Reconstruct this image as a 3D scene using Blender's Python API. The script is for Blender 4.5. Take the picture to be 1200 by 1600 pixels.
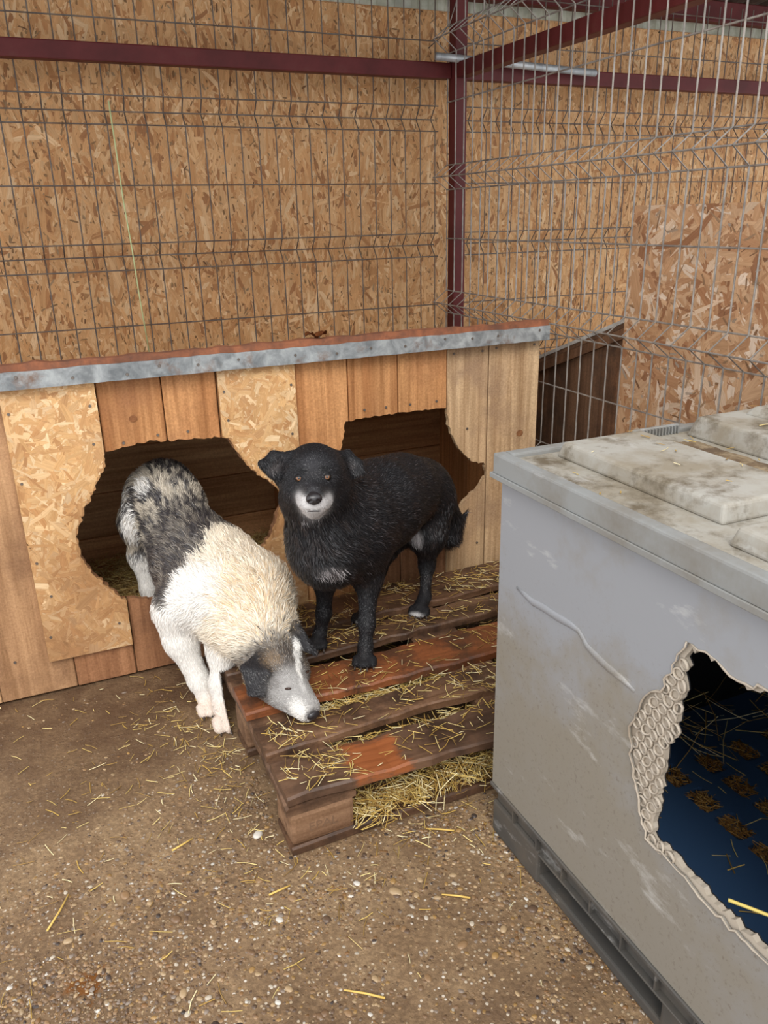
import bpy, bmesh, math, random
import numpy as np
from mathutils import Vector, Matrix

# ------------------------------------------------------------------ scene, camera, light
scene = bpy.context.scene
COL = scene.collection
for o in list(bpy.data.objects):
    bpy.data.objects.remove(o)
random.seed(7)
RNG = np.random.default_rng(11)

CAM_LOC = Vector((-0.3289, -1.2738, 1.2376))
YAW, PITCH, ROLL = 0.412415, 0.356962, -0.0222767
fwd = Vector((math.sin(YAW) * math.cos(PITCH), math.cos(YAW) * math.cos(PITCH), -math.sin(PITCH)))
rgt = Vector((math.cos(YAW), -math.sin(YAW), 0))
upv = rgt.cross(fwd)
r2 = math.cos(ROLL) * rgt + math.sin(ROLL) * upv
u2 = -math.sin(ROLL) * rgt + math.cos(ROLL) * upv
cam_data = bpy.data.cameras.new('camera')
cam_data.sensor_fit = 'VERTICAL'
cam_data.sensor_height = 36.0
cam_data.lens = 36.0 * 1240.67 / 1600.0
cam_data.clip_start = 0.02
cam = bpy.data.objects.new('camera', cam_data)
COL.objects.link(cam)
cam.matrix_world = Matrix(((r2.x, u2.x, -fwd.x, CAM_LOC.x), (r2.y, u2.y, -fwd.y, CAM_LOC.y),
                           (r2.z, u2.z, -fwd.z, CAM_LOC.z), (0, 0, 0, 1)))
scene.camera = cam

world = bpy.data.worlds.new('overcast_sky')
scene.world = world
world.use_nodes = True
bg = world.node_tree.nodes['Background']
bg.inputs[0].default_value = (0.93, 0.96, 1.0, 1)
bg.inputs[1].default_value = 1.15

sun_data = bpy.data.lights.new('hazy_sun', 'SUN')
sun_data.energy = 1.3
sun_data.angle = math.radians(28)
sun_data.color = (1.0, 0.97, 0.92)
sun = bpy.data.objects.new('hazy_sun', sun_data)
COL.objects.link(sun)
sun.rotation_euler = Vector((0.28, 0.72, -0.80)).to_track_quat('-Z', 'Y').to_euler()

scene.view_settings.view_transform = 'Standard'
scene.view_settings.look = 'None'
scene.view_settings.gamma = 1.0
scene.view_settings.use_curve_mapping = False
scene.view_settings.exposure = 0.68
scene.cycles.max_bounces = 10
scene.cycles.diffuse_bounces = 8

# ------------------------------------------------------------------ helpers
def lin(r, g, b):
    f = lambda c: (c / 255.0) / 12.92 if c / 255.0 <= 0.04045 else ((c / 255.0 + 0.055) / 1.055) ** 2.4
    return (f(r), f(g), f(b))

def tag(o, label=None, cat=None, group=None, kind=None):
    if label: o['label'] = label
    if cat: o['category'] = cat
    if group: o['group'] = group
    if kind: o['kind'] = kind
    return o

def world_loc(o):
    if o.parent is None:
        return Vector(o.location)
    return world_loc(o.parent) + o.matrix_parent_inverse.translation + Vector(o.location)

def set_parent(o, parent):
    if parent is not None:
        o.parent = parent
        o.matrix_parent_inverse = Matrix.Translation(-world_loc(parent))

def empty(name, loc, label, cat, group=None):
    e = bpy.data.objects.new(name, None)
    COL.objects.link(e)
    e.location = loc
    e.empty_display_size = 0.05
    return tag(e, label, cat, group)

def link(name, me, mat=None, parent=None, smooth=False):
    if mat is not None:
        me.materials.clear()
        me.materials.append(mat)
    o = bpy.data.objects.new(name, me)
    COL.objects.link(o)
    set_parent(o, parent)
    if smooth:
        me.polygons.foreach_set('use_smooth', np.ones(len(me.polygons), dtype=bool))
    return o

def mesh_obj(name, verts, faces, mat, parent=None, smooth=False, col=None, uv=None):
    me = bpy.data.meshes.new(name)
    me.from_pydata([tuple(map(float, v)) for v in verts], [], faces)
    if col is not None:
        a = me.color_attributes.new('col', 'FLOAT_COLOR', 'POINT')
        c = np.ones((len(verts), 4), dtype=np.float32)
        c[:, :3] = col
        a.data.foreach_set('color', c.ravel())
    if uv is not None:
        a = me.attributes.new('grain', 'FLOAT_VECTOR', 'POINT')
        a.data.foreach_set('vector', np.asarray(uv, dtype=np.float32).ravel())
    me.update()
    return link(name, me, mat, parent, smooth)

def fast_mesh(name, V, loops, counts, mat, parent=None, smooth=False, col=None, uv=None):
    """V (n,3), loops flat index array, counts = vertices per face"""
    me = bpy.data.meshes.new(name)
    n, nl, nf = len(V), len(loops), len(counts)
    me.vertices.add(n); me.loops.add(nl); me.polygons.add(nf)
    me.vertices.foreach_set('co', np.asarray(V, dtype=np.float32).ravel())
    me.loops.foreach_set('vertex_index', np.asarray(loops, dtype=np.int32))
    st = np.zeros(nf, dtype=np.int32); st[1:] = np.cumsum(counts)[:-1]
    me.polygons.foreach_set('loop_start', st)
    try:
        me.polygons.foreach_set('loop_total', np.asarray(counts, dtype=np.int32))
    except Exception:
        pass
    if col is not None:
        a = me.color_attributes.new('col', 'FLOAT_COLOR', 'POINT')
        c = np.ones((n, 4), dtype=np.float32); c[:, :3] = col
        a.data.foreach_set('color', c.ravel())
    if uv is not None:
        a = me.attributes.new('grain', 'FLOAT_VECTOR', 'POINT')
        a.data.foreach_set('vector', np.asarray(uv, dtype=np.float32).ravel())
    me.update(calc_edges=True)
    me.validate()
    return link(name, me, mat, parent, smooth)

def bm_to(name, bm, mat, parent=None, smooth=False):
    bmesh.ops.recalc_face_normals(bm, faces=bm.faces[:])
    me = bpy.data.meshes.new(name)
    bm.to_mesh(me)
    bm.free()
    return link(name, me, mat, parent, smooth)

def bm_box(bm, lo, hi, bev=0.0, seg=1, jit=0.0):
    v = [bm.verts.new((x, y, z)) for x in (lo[0], hi[0]) for y in (lo[1], hi[1]) for z in (lo[2], hi[2])]
    if jit:
        for q in v:
            q.co += Vector((random.uniform(-jit, jit), random.uniform(-jit, jit), random.uniform(-jit, jit)))
    fs = [bm.faces.new([v[i] for i in f]) for f in
          ((0, 1, 3, 2), (4, 6, 7, 5), (0, 4, 5, 1), (2, 3, 7, 6), (0, 2, 6, 4), (1, 5, 7, 3))]
    if bev:
        es = {e for f in fs for e in f.edges}
        bmesh.ops.bevel(bm, geom=list(es), offset=bev, segments=seg, affect='EDGES', profile=0.6)
    return bm

def box(name, lo, hi, mat, parent=None, bev=0.003, seg=1, jit=0.0):
    bm = bmesh.new()
    bm_box(bm, lo, hi, bev, seg, jit)
    return bm_to(name, bm, mat, parent)

def tube_geo(pts, rad, sides=6, closed_ends=True, phase=0.0):
    pts = [Vector(p) for p in pts]
    n = len(pts)
    rads = rad if hasattr(rad, '__len__') else [rad] * n
    V, F = [], []
    ref = None
    for i, p in enumerate(pts):
        t = (pts[min(i + 1, n - 1)] - pts[max(i - 1, 0)]).normalized()
        if ref is None:
            ref = Vector((0, 0, 1)) if abs(t.z) < 0.9 else Vector((1, 0, 0))
        a = (ref - t * ref.dot(t)).normalized()
        b = t.cross(a)
        ref = a
        for k in range(sides):
            an = phase + 2 * math.pi * k / sides
            V.append(p + a * math.cos(an) * rads[i] + b * math.sin(an) * rads[i])
    for i in range(n - 1):
        for k in range(sides):
            k2 = (k + 1) % sides
            F.append((i * sides + k, i * sides + k2, (i + 1) * sides + k2, (i + 1) * sides + k))
    if closed_ends:
        F.append(tuple(range(sides - 1, -1, -1)))
        F.append(tuple((n - 1) * sides + k for k in range(sides)))
    return V, F

def tube(name, pts, rad, mat, parent=None, sides=6, smooth=True):
    V, F = tube_geo(pts, rad, sides)
    return mesh_obj(name, V, F, mat, parent, smooth)

def copy_at(o, delta, parent):
    c = o.copy()
    COL.objects.link(c)
    c.parent = parent
    c.matrix_parent_inverse = o.matrix_parent_inverse.copy()
    c.location = Vector(o.location) + Vector(delta)
    return c

def jagged(poly, step=0.012, amp=0.004, seed=1):
    r = random.Random(seed)
    out = []
    n = len(poly)
    for i in range(n):
        a, b = poly[i], poly[(i + 1) % n]
        L = math.hypot(b[0] - a[0], b[1] - a[1])
        m = max(1, int(L / step))
        nx, ny = (b[1] - a[1]) / max(L, 1e-6), -(b[0] - a[0]) / max(L, 1e-6)
        for j in range(m):
            t = (j + (r.uniform(-.3, .3) if j else 0)) / m
            d = r.gauss(0, amp) * (1 if j else .4)
            d = max(-2 * amp, min(2 * amp, d))
            out.append((a[0] + (b[0] - a[0]) * t + nx * d, a[1] + (b[1] - a[1]) * t + ny * d))
    return out

def inside(poly, P):
    P = np.asarray(P)
    x, y = P[:, 0], P[:, 1]
    c = np.zeros(len(P), dtype=bool)
    n = len(poly)
    for i in range(n):
        x1, y1 = poly[i]; x2, y2 = poly[(i + 1) % n]
        cond = ((y1 > y) != (y2 > y))
        xi = (x2 - x1) * (y - y1) / ((y2 - y1) if y2 != y1 else 1e-9) + x1
        c ^= cond & (x < xi)
    return c

def prism_bm(poly, to3, d0, d1):
    """poly: 2-D outline; to3(u,v,d) -> 3-D"""
    bm = bmesh.new()
    a = [bm.verts.new(to3(u, v, d0)) for u, v in poly]
    b = [bm.verts.new(to3(u, v, d1)) for u, v in poly]
    bm.faces.new(a)
    bm.faces.new(b[::-1])
    n = len(poly)
    for i in range(n):
        bm.faces.new((a[i], b[i], b[(i + 1) % n], a[(i + 1) % n]))
    bmesh.ops.recalc_face_normals(bm, faces=bm.faces[:])
    return bm

def boolean_cut(bm, cutters):
    """returns list of meshes (loose pieces) of bm minus the cutter meshes"""
    me = bpy.data.meshes.new('tmp'); bm.to_mesh(me); bm.free()
    o = bpy.data.objects.new('tmp', me); COL.objects.link(o)
    cs = []
    for cme in cutters:
        c = bpy.data.objects.new('tmpc', cme); COL.objects.link(c); cs.append(c)
        m = o.modifiers.new('b', 'BOOLEAN'); m.operation = 'DIFFERENCE'; m.object = c; m.solver = 'EXACT'
    dg = bpy.context.evaluated_depsgraph_get()
    dg.update()
    res = bpy.data.meshes.new_from_object(o.evaluated_get(dg))
    for q in cs + [o]:
        bpy.data.objects.remove(q)
    bpy.data.meshes.remove(me)
    b = bmesh.new(); b.from_mesh(res); bpy.data.meshes.remove(res)
    b.verts.ensure_lookup_table()
    seen = set(); groups = []
    for v in b.verts:
        if v.index in seen: continue
        st = [v]; seen.add(v.index); g = []
        while st:
            q = st.pop(); g.append(q.index)
            for e in q.link_edges:
                w = e.other_vert(q)
                if w.index not in seen:
                    seen.add(w.index); st.append(w)
        groups.append(set(g))
    pieces = []
    for g in groups:
        nb = b.copy()
        nb.verts.ensure_lookup_table()
        bmesh.ops.delete(nb, geom=[v for v in nb.verts if v.index not in g], context='VERTS')
        if len(nb.faces) < 4:
            nb.free(); continue
        pieces.append(nb)
    b.free()
    return pieces

# ------------------------------------------------------------------ materials
class MB:
    def __init__(self, name, rough=0.6, spec=0.4, metal=0.0, color=None):
        self.m = bpy.data.materials.new(name)
        self.m.use_nodes = True
        self.nt = self.m.node_tree
        self.b = self.nt.nodes['Principled BSDF']
        self.b.inputs['Roughness'].default_value = rough
        self.b.inputs['Specular IOR Level'].default_value = spec
        self.b.inputs['Metallic'].default_value = metal
        if color: self.b.inputs['Base Color'].default_value = (*color, 1)
    def n(self, t, **kw):
        q = self.nt.nodes.new(t)
        for k, v in kw.items(): setattr(q, k, v)
        return q
    def l(self, a, b): self.nt.links.new(a, b)
    def coord(self, kind='Object', scale=(1, 1, 1), rand=False, rot=(0, 0, 0)):
        tc = self.n('ShaderNodeTexCoord')
        mp = self.n('ShaderNodeMapping')
        mp.inputs['Scale'].default_value = scale
        mp.inputs['Rotation'].default_value = rot
        self.l(tc.outputs[kind], mp.inputs['Vector'])
        if rand:
            oi = self.n('ShaderNodeObjectInfo')
            ad = self.n('ShaderNodeVectorMath', operation='MULTIPLY')
            cx = self.n('ShaderNodeCombineXYZ')
            for i in range(3): self.l(oi.outputs['Random'], cx.inputs[i])
            ad.inputs[1].default_value = (37.0, 53.0, 71.0)
            self.l(cx.outputs[0], ad.inputs[0])
            self.l(ad.outputs[0], mp.inputs['Location'])
        return mp.outputs[0]
    def noise(self, vec, scale=5, detail=4, rough=0.6, dist=0.0):
        q = self.n('ShaderNodeTexNoise')
        q.inputs['Scale'].default_value = scale
        q.inputs['Detail'].default_value = detail
        q.inputs['Roughness'].default_value = rough
        q.inputs['Distortion'].default_value = dist
        self.l(vec, q.inputs['Vector'])
        return q.outputs['Fac']
    def voro(self, vec, scale=5, feature='F1', out='Distance', rand=1.0):
        q = self.n('ShaderNodeTexVoronoi', feature=feature)
        q.inputs['Scale'].default_value = scale
        q.inputs['Randomness'].default_value = rand
        self.l(vec, q.inputs['Vector'])
        return q.outputs[out]
    def ramp(self, fac, stops):
        q = self.n('ShaderNodeValToRGB')
        el = q.color_ramp.elements
        while len(el) < len(stops): el.new(0.5)
        for e, (p, c) in zip(el, stops):
            e.position = p
            e.color = (*c, 1) if len(c) == 3 else c
        self.l(fac, q.inputs[0])
        return q.outputs[0]
    def step(self, fac, lo, hi):
        q = self.n('ShaderNodeMapRange')
        q.inputs['From Min'].default_value = lo
        q.inputs['From Max'].default_value = hi
        self.l(fac, q.inputs['Value'])
        return q.outputs[0]
    def mix(self, fac, a, b, blend='MIX'):
        q = self.n('ShaderNodeMix', data_type='RGBA', blend_type=blend)
        for s, v in ((q.inputs[0], fac), (q.inputs[6], a), (q.inputs[7], b)):
            if isinstance(v, (int, float)): s.default_value = v
            elif isinstance(v, tuple): s.default_value = (*v, 1)
            else: self.l(v, s)
        return q.outputs[2]
    def math(self, op, a, b=0.0):
        q = self.n('ShaderNodeMath', operation=op)
        for s, v in ((q.inputs[0], a), (q.inputs[1], b)):
            if isinstance(v, (int, float)): s.default_value = v
            else: self.l(v, s)
        return q.outputs[0]
    def attr(self, name='col', out='Color'):
        q = self.n('ShaderNodeAttribute', attribute_name=name)
        return q.outputs[out]
    def sep(self, vec):
        q = self.n('ShaderNodeSeparateXYZ'); self.l(vec, q.inputs[0]); return q.outputs
    def col(self, c): self.l(c, self.b.inputs['Base Color'])
    def rough(self, r): self.l(r, self.b.inputs['Roughness'])
    def bump(self, h, strength=0.3, dist=0.002):
        q = self.n('ShaderNodeBump')
        q.inputs['Strength'].default_value = strength
        q.inputs['Distance'].default_value = dist
        self.l(h, q.inputs['Height'])
        self.l(q.outputs[0], self.b.inputs['Normal'])

def wood(name, dark, light, axis='z', knots=True, rough=0.7, stain=None, stain_scale=5.0, fine=1.0, spec=0.25, stain_lo=.5, stain_hi=.68):
    m = MB(name, rough, spec)
    s = {'x': (2.2, 55, 55), 'y': (55, 2.2, 55), 'z': (55, 55, 2.2)}[axis]
    s2 = {'x': (.9, 11, 11), 'y': (11, .9, 11), 'z': (11, 11, .9)}[axis]
    f = m.noise(m.coord(scale=s, rand=True), 1.0 * fine, 5, 0.65, 0.4)
    g = m.noise(m.coord(scale=s2, rand=True), 1.0, 3, 0.5, 1.2)
    mid = tuple((a + b) / 2 for a, b in zip(dark, light))
    c = m.ramp(g, [(0.3, dark), (0.5, mid), (0.72, light)])
    c = m.mix(m.step(f, 0.38, 0.68), c, m.mix(1.0, c, (0.58, 0.52, 0.46), 'MULTIPLY'))
    oi = m.n('ShaderNodeObjectInfo')
    tint = m.ramp(oi.outputs['Random'], [(0, (0.86, 0.84, 0.82)), (0.5, (1, 1, 1)), (1, (1.1, 1.02, 0.95))])
    c = m.mix(1.0, c, tint, 'MULTIPLY')
    if knots:
        sk = {'x': (3, 9, 9), 'y': (9, 3, 9), 'z': (9, 9, 3)}[axis]
        v = m.voro(m.coord(scale=sk, rand=True), 0.55)
        c = m.mix(m.math('MULTIPLY', m.step(v, 0.13, 0.06), 0.75), c, tuple(x * 0.35 for x in dark))
    if stain:
        st = m.noise(m.coord(scale=(1, 1, 1)), stain_scale, 5, 0.65)
        c = m.mix(m.step(st, stain_lo, stain_hi), c, stain)
    spk = m.noise(m.coord(), 170, 3, 0.7)
    c = m.mix(m.step(spk, 0.35, 0.7), m.mix(1.0, c, (0.80, 0.77, 0.74), 'MULTIPLY'), m.mix(1.0, c, (1.10, 1.10, 1.09), 'MULTIPLY'))
    m.col(c)
    m.bump(m.math('ADD', f, m.math('MULTIPLY', spk, .5)), 0.4, 0.0014)
    return m.m

def osb_mat(name):
    m = MB(name, 0.62, 0.3)
    c = m.attr('col')
    gv = m.n('ShaderNodeAttribute', attribute_name='grain')
    mp = m.n('ShaderNodeMapping'); mp.inputs['Scale'].default_value = (9, 260, 1)
    m.l(gv.outputs['Vector'], mp.inputs['Vector'])
    f = m.noise(mp.outputs[0], 1.0, 4, 0.6, 0.3)
    c = m.mix(m.step(f, 0.3, 0.75), m.mix(1.0, c, (1.06, 1.05, 1.04), 'MULTIPLY'), m.mix(1.0, c, (0.76, 0.70, 0.63), 'MULTIPLY'))
    d = m.noise(m.coord(), 2.2, 4, 0.6)
    c = m.mix(m.step(d, 0.52, 0.75), c, m.mix(1.0, c, (0.80, 0.74, 0.66), 'MULTIPLY'))
    m.col(c)
    m.bump(f, 0.25, 0.0006)
    return m.m

MAT = {}
MAT['osb'] = osb_mat('osb_strands')
MAT['osb_core'] = wood('osb_core', lin(176, 132, 88), lin(202, 158, 112), 'z', knots=False)
MAT['plank_orange'] = wood('plank_orange', lin(190, 132, 84), lin(218, 164, 112), 'z', stain=lin(152, 104, 70), stain_lo=.52, stain_hi=.8)
MAT['plank_pale'] = wood('plank_pale', lin(196, 162, 124), lin(218, 188, 150), 'z', stain=lin(150, 122, 98), stain_lo=.50, stain_hi=.74)
MAT['plank_worn'] = wood('plank_worn', lin(168, 130, 96), lin(200, 160, 120), 'z', stain=lin(128, 94, 68), stain_lo=.42, stain_hi=.7)
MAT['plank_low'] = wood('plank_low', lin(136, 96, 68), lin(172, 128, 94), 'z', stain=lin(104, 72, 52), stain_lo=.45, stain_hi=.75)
MAT['inner_wood'] = wood('inner_wood', lin(190, 142, 100), lin(224, 178, 132), 'x')
MAT['inner_wood_v'] = wood('inner_wood_v', lin(186, 134, 90), lin(220, 168, 118), 'z')
MAT['pallet'] = wood('pallet_board', lin(92, 68, 52), lin(138, 106, 82), 'x', rough=0.5, spec=0.4, stain=lin(64, 46, 35), stain_scale=9, stain_lo=.44, stain_hi=.62)
MAT['pallet_red'] = wood('pallet_board_red', lin(122, 72, 44), lin(160, 98, 60), 'x', rough=0.45, spec=0.45, stain=lin(84, 56, 40), stain_scale=8, stain_lo=.48, stain_hi=.62)
MAT['pallet_block'] = wood('pallet_block', lin(118, 90, 70), lin(160, 128, 100), 'x', knots=False, stain=lin(100, 72, 52), stain_lo=.5, stain_hi=.75)
MAT['dark_wood'] = wood('dark_wood', lin(96, 72, 56), lin(140, 106, 80), 'z', stain=lin(76, 58, 46))

def heartwood():
    # front pallet board: muddy brown with one bare patch of orange heartwood
    m = MB('pallet_board_front', 0.5, 0.4)
    f = m.noise(m.coord(scale=(2.2, 55, 55)), 1, 5, .65, .4)
    g = m.noise(m.coord(), 9, 5, .65)
    c = m.ramp(g, [(.35, lin(112, 84, 64)), (.52, lin(88, 65, 50)), (.66, lin(62, 45, 34))])
    q = m.sep(m.coord())
    dx = m.math('ABSOLUTE', m.math('SUBTRACT', q[0], .212)); dy = m.math('ABSOLUTE', m.math('SUBTRACT', q[1], .045))
    e = m.math('MAXIMUM', m.math('MULTIPLY', dx, 1 / .060), m.math('MULTIPLY', dy, 1 / .060))
    e = m.math('ADD', e, m.math('MULTIPLY', m.math('SUBTRACT', m.noise(m.coord(scale=(.35, 1, 1)), 34, 5, .75), .5), 1.6))
    c = m.mix(m.math('MULTIPLY', m.step(e, 1.10, .80), .85), c, lin(158, 90, 48))
    c = m.mix(m.step(f, .38, .7), c, m.mix(1.0, c, (.62, .56, .5), 'MULTIPLY'))
    m.col(c); m.bump(m.math('ADD', f, g), .4, .0016)
    return m.m
MAT['pallet_front'] = heartwood()

def red_paint():
    m = MB('dark_red_paint', 0.5, 0.22)
    c = m.noise(m.coord(scale=(1, 1, 1)), 7, 5, 0.65)
    k = m.ramp(c, [(0.35, lin(76, 28, 26)), (0.6, lin(90, 34, 33)), (0.8, lin(92, 50, 43))])
    m.col(k)
    return m.m
MAT['red'] = red_paint()

def galv(name, a, b, rough=0.5, metal=0.6, rust=None, rust_lo=.6, rust_hi=.72):
    m = MB(name, rough, 0.5, metal)
    v = m.noise(m.coord(), 26, 5, 0.6, 0.5)
    c = m.ramp(v, [(0.35, a), (0.7, b)])
    w = m.noise(m.coord(), 5, 5, 0.6)
    c = m.mix(m.step(w, 0.45, 0.75), c, m.mix(1.0, c, (0.62, 0.64, 0.66), 'MULTIPLY'))
    if rust:
        r = m.noise(m.coord(), 11, 6, 0.7)
        c = m.mix(m.step(r, rust_lo, rust_hi), c, rust)
    m.col(c)
    return m.m
MAT['wire'] = galv('weathered_wire', lin(92, 82, 74), lin(122, 110, 100), 0.55, 0.2, lin(84, 62, 48), .48, .66)
MAT['wire_near'] = galv('galvanised_wire', lin(128, 120, 112), lin(170, 162, 152), 0.5, 0.3, lin(104, 80, 64), .54, .72)
MAT['galv'] = galv('galvanised_strip', lin(118, 121, 122), lin(178, 181, 180), 0.55, 0.3, lin(116, 84, 62), .54, .72)
MAT['pipe'] = galv('galvanised_pipe', lin(150, 152, 152), lin(190, 192, 192), 0.45, 0.4)
MAT['screw'] = galv('screw_head', lin(110, 100, 92), lin(150, 140, 130), 0.45, 0.7, lin(90, 60, 44))
MAT['roof_rust'] = galv('rusty_roof', lin(112, 68, 46), lin(158, 96, 62), 0.75, 0.0, lin(92, 62, 48), .5, .7)
MAT['roof_pale'] = galv('pale_roof', lin(176, 172, 164), lin(214, 210, 202), 0.6, 0.1)
MAT['roof_under'] = galv('roof_underside', lin(84, 62, 54), lin(112, 86, 74), 0.6, 0.1)
MAT['pale_sheet'] = galv('pale_sheet', lin(196, 198, 176), lin(222, 222, 204), 0.5, 0.0)
MAT['twine'] = MB('pale_twine', 0.6, 0.3, color=lin(196, 206, 150)).m
MAT['leaf'] = wood('dry_leaf', lin(104, 62, 34), lin(150, 92, 52), 'x', knots=False)

def attr_mat(name, rough, spec, sheen=0.0):
    m = MB(name, rough, spec)
    m.col(m.attr('col'))
    if sheen:
        m.b.inputs['Sheen Weight'].default_value = sheen
    return m.m
MAT['straw'] = attr_mat('straw', 0.5, 0.35)
MAT['pebble'] = attr_mat('pebble', 0.38, 0.5)
MAT['fur'] = attr_mat('fur', 0.38, 0.6)
MAT['skin'] = attr_mat('skin', 0.65, 0.2)

def concrete():
    m = MB('exposed_concrete', 0.6, 0.35)
    co = m.coord()
    big = m.noise(co, 3.2, 6, 0.62)
    c = m.ramp(big, [(0.3, lin(104, 82, 60)), (0.5, lin(130, 106, 80)), (0.7, lin(156, 132, 102))])
    fine = m.noise(co, 95, 4, 0.7)
    c = m.mix(m.step(fine, 0.42, 0.7), m.mix(1.0, c, (0.72, 0.68, 0.64), 'MULTIPLY'), m.mix(1.0, c, (1.25, 1.22, 1.15), 'MULTIPLY'))
    cellc = m.voro(co, 130, 'F1', 'Color')
    celld = m.voro(co, 130, 'F1', 'Distance')
    sx = m.sep(cellc)
    sel = m.math('GREATER_THAN', sx[0], 0.62)
    fac = m.math('MULTIPLY', sel, m.step(celld, 0.42, 0.30))
    agg = m.ramp(sx[1], [(0.0, lin(84, 66, 50)), (0.35, lin(150, 122, 88)), (0.7, lin(178, 158, 130)), (1.0, lin(214, 204, 190))])
    pos = m.sep(co)
    front = m.step(pos[1], 0.75, -0.15)
    c = m.mix(m.math('MULTIPLY', fac, m.math('MULTIPLY', front, 0.85)), c, agg)
    # brown wet mud ground into the concrete along the kennel and around the pallet
    mud = m.noise(co, 5.5, 6, 0.65)
    near = m.step(pos[1], 0.1, 0.8)
    mudf = m.step(m.math('ADD', mud, m.math('MULTIPLY', near, 0.26)), 0.54, 0.78)
    c = m.mix(m.math('MULTIPLY', mudf, 0.8), c, lin(82, 60, 44))
    # rusty wet patch
    d = m.n('ShaderNodeVectorMath', operation='DISTANCE'); d.inputs[1].default_value = (-0.415, -0.135, 0)
    m.l(co, d.inputs[0])
    wob = m.math('ADD', d.outputs['Value'], m.math('MULTIPLY', m.noise(co, 28, 4, 0.7), 0.14))
    st = m.step(wob, 0.105, 0.085)
    c = m.mix(m.math('MULTIPLY', st, 0.85), c, lin(112, 66, 22))
    m.col(c)
    rgh = m.n('ShaderNodeMapRange'); m.l(m.math('MAXIMUM', st, m.math('MULTIPLY', mudf, 0.35)), rgh.inputs['Value'])
    rgh.inputs['To Min'].default_value = 0.68; rgh.inputs['To Max'].default_value = 0.28
    m.rough(rgh.outputs[0])
    h = m.math('ADD', m.noise(co, 60, 5, 0.7), m.math('MULTIPLY', fac, 0.5))
    m.bump(h, 0.55, 0.006)
    return m.m
MAT['concrete'] = concrete()

def plastic(name, base, dirt, lo=.5, hi=.75, rough=0.42, dirt2=None, dscale=4.0, low_dirt=False):
    m = MB(name, rough, 0.4)
    co = m.coord()
    n1 = m.noise(co, dscale, 6, 0.65)
    c = m.mix(m.step(n1, lo, hi), base, dirt)
    n2 = m.noise(co, 120, 4, 0.75)
    if low_dirt:
        z = m.sep(co)[2]
        f = m.math('ADD', m.step(z, 0.72, 0.28), m.math('MULTIPLY', m.math('SUBTRACT', n1, 0.5), 1.6))
        c = m.mix(m.math('MULTIPLY', m.step(f, 0.25, 0.9), 0.85), c, dirt)
        c = m.mix(m.math('MULTIPLY', m.step(n2, 0.56, 0.72), m.step(f, 0.0, 0.7)), c, lin(112, 102, 90))
    if dirt2:
        n3 = m.noise(co, dscale * 1.8, 6, 0.7)
        c = m.mix(m.step(n3, 0.49, 0.64), c, dirt2)
    sp = m.noise(m.coord(scale=(1, .35, 1)), 16, 5, 0.7)
    c = m.mix(m.math('MULTIPLY', m.step(sp, 0.6, 0.75), 0.5), c, lin(206, 204, 200))
    m.col(c)
    r = m.n('ShaderNodeMapRange'); m.l(n1, r.inputs['Value']); r.inputs['To Min'].default_value = rough; r.inputs['To Max'].default_value = rough + .3
    m.rough(r.outputs[0])
    m.bump(m.noise(co, 45, 3, 0.6), 0.08, 0.002)
    return m.m
MAT['plastic_wall'] = plastic('grey_plastic_wall', lin(141, 142, 145), lin(130, 122, 108), low_dirt=True)
MAT['plastic_rim'] = plastic('grey_plastic_rim', lin(134, 135, 133), lin(112, 104, 92), .42, .62)
MAT['plastic_top'] = plastic('dirty_plastic_top', lin(160, 156, 147), lin(136, 126, 109), dirt2=lin(98, 87, 70), dscale=7, lo=.40, hi=.60)
MAT['plastic_base'] = plastic('dark_plastic_base', lin(74, 71, 67), lin(100, 90, 78), rough=0.5)
MAT['core'] = plastic('honeycomb_core', lin(172, 160, 144), lin(138, 123, 106), rough=0.5)
MAT['blue'] = MB('blue_plastic_floor', 0.38, 0.45, color=lin(60, 88, 124)).m
MAT['black_plastic'] = MB('black_plastic_wall', 0.6, 0.3, color=lin(34, 33, 34)).m
MAT['eye'] = MB('amber_eye', 0.08, 0.6, color=lin(126, 86, 58)).m
MAT['dark_eye'] = MB('dark_eye', 0.1, 0.6, color=lin(58, 40, 32)).m
MAT['lid_black'] = MB('black_eyelid', 0.5, 0.3, color=lin(22, 21, 22)).m
MAT['lid'] = MB('eyelid_skin', 0.6, 0.2, color=lin(60, 55, 54)).m
MAT['pupil'] = MB('pupil', 0.05, 0.6, color=(0.004, 0.004, 0.004)).m
MAT['nose'] = MB('nose_leather', 0.34, 0.5, color=lin(40, 36, 37)).m
MAT['claw'] = MB('claw', 0.4, 0.4, color=lin(62, 52, 46)).m
MAT['dirt'] = plastic('dried_dirt', lin(120, 100, 74), lin(88, 70, 52), .4, .6, .85, dirt2=lin(142, 124, 98), dscale=16)
MAT['knot'] = wood('wood_knot', lin(128, 88, 58), lin(160, 112, 76), 'y', knots=False)
MAT['brand'] = MB('branded_mark', 0.7, 0.2, color=lin(116, 90, 70)).m

# ------------------------------------------------------------------ OSB strands, straw, pebbles
PAL_WALL = np.array([lin(206, 166, 122), lin(200, 156, 110), lin(212, 174, 132), lin(192, 146, 100), lin(204, 160, 114), lin(180, 132, 88), lin(220, 188, 150), lin(160, 114, 76)])
PAL_WALL = PAL_WALL * np.array([1.03, .985, .90])
PAL_SHEET = np.array([lin(202, 164, 128), lin(192, 150, 112), lin(214, 186, 158), lin(180, 136, 100), lin(224, 202, 180), lin(156, 110, 78), lin(196, 156, 118), lin(170, 122, 86)])
PAL_FRONT = np.array([lin(218, 178, 128), lin(210, 166, 114), lin(226, 190, 144), lin(202, 156, 106), lin(232, 202, 160), lin(190, 142, 94), lin(214, 172, 120), lin(204, 160, 112)])

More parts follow.
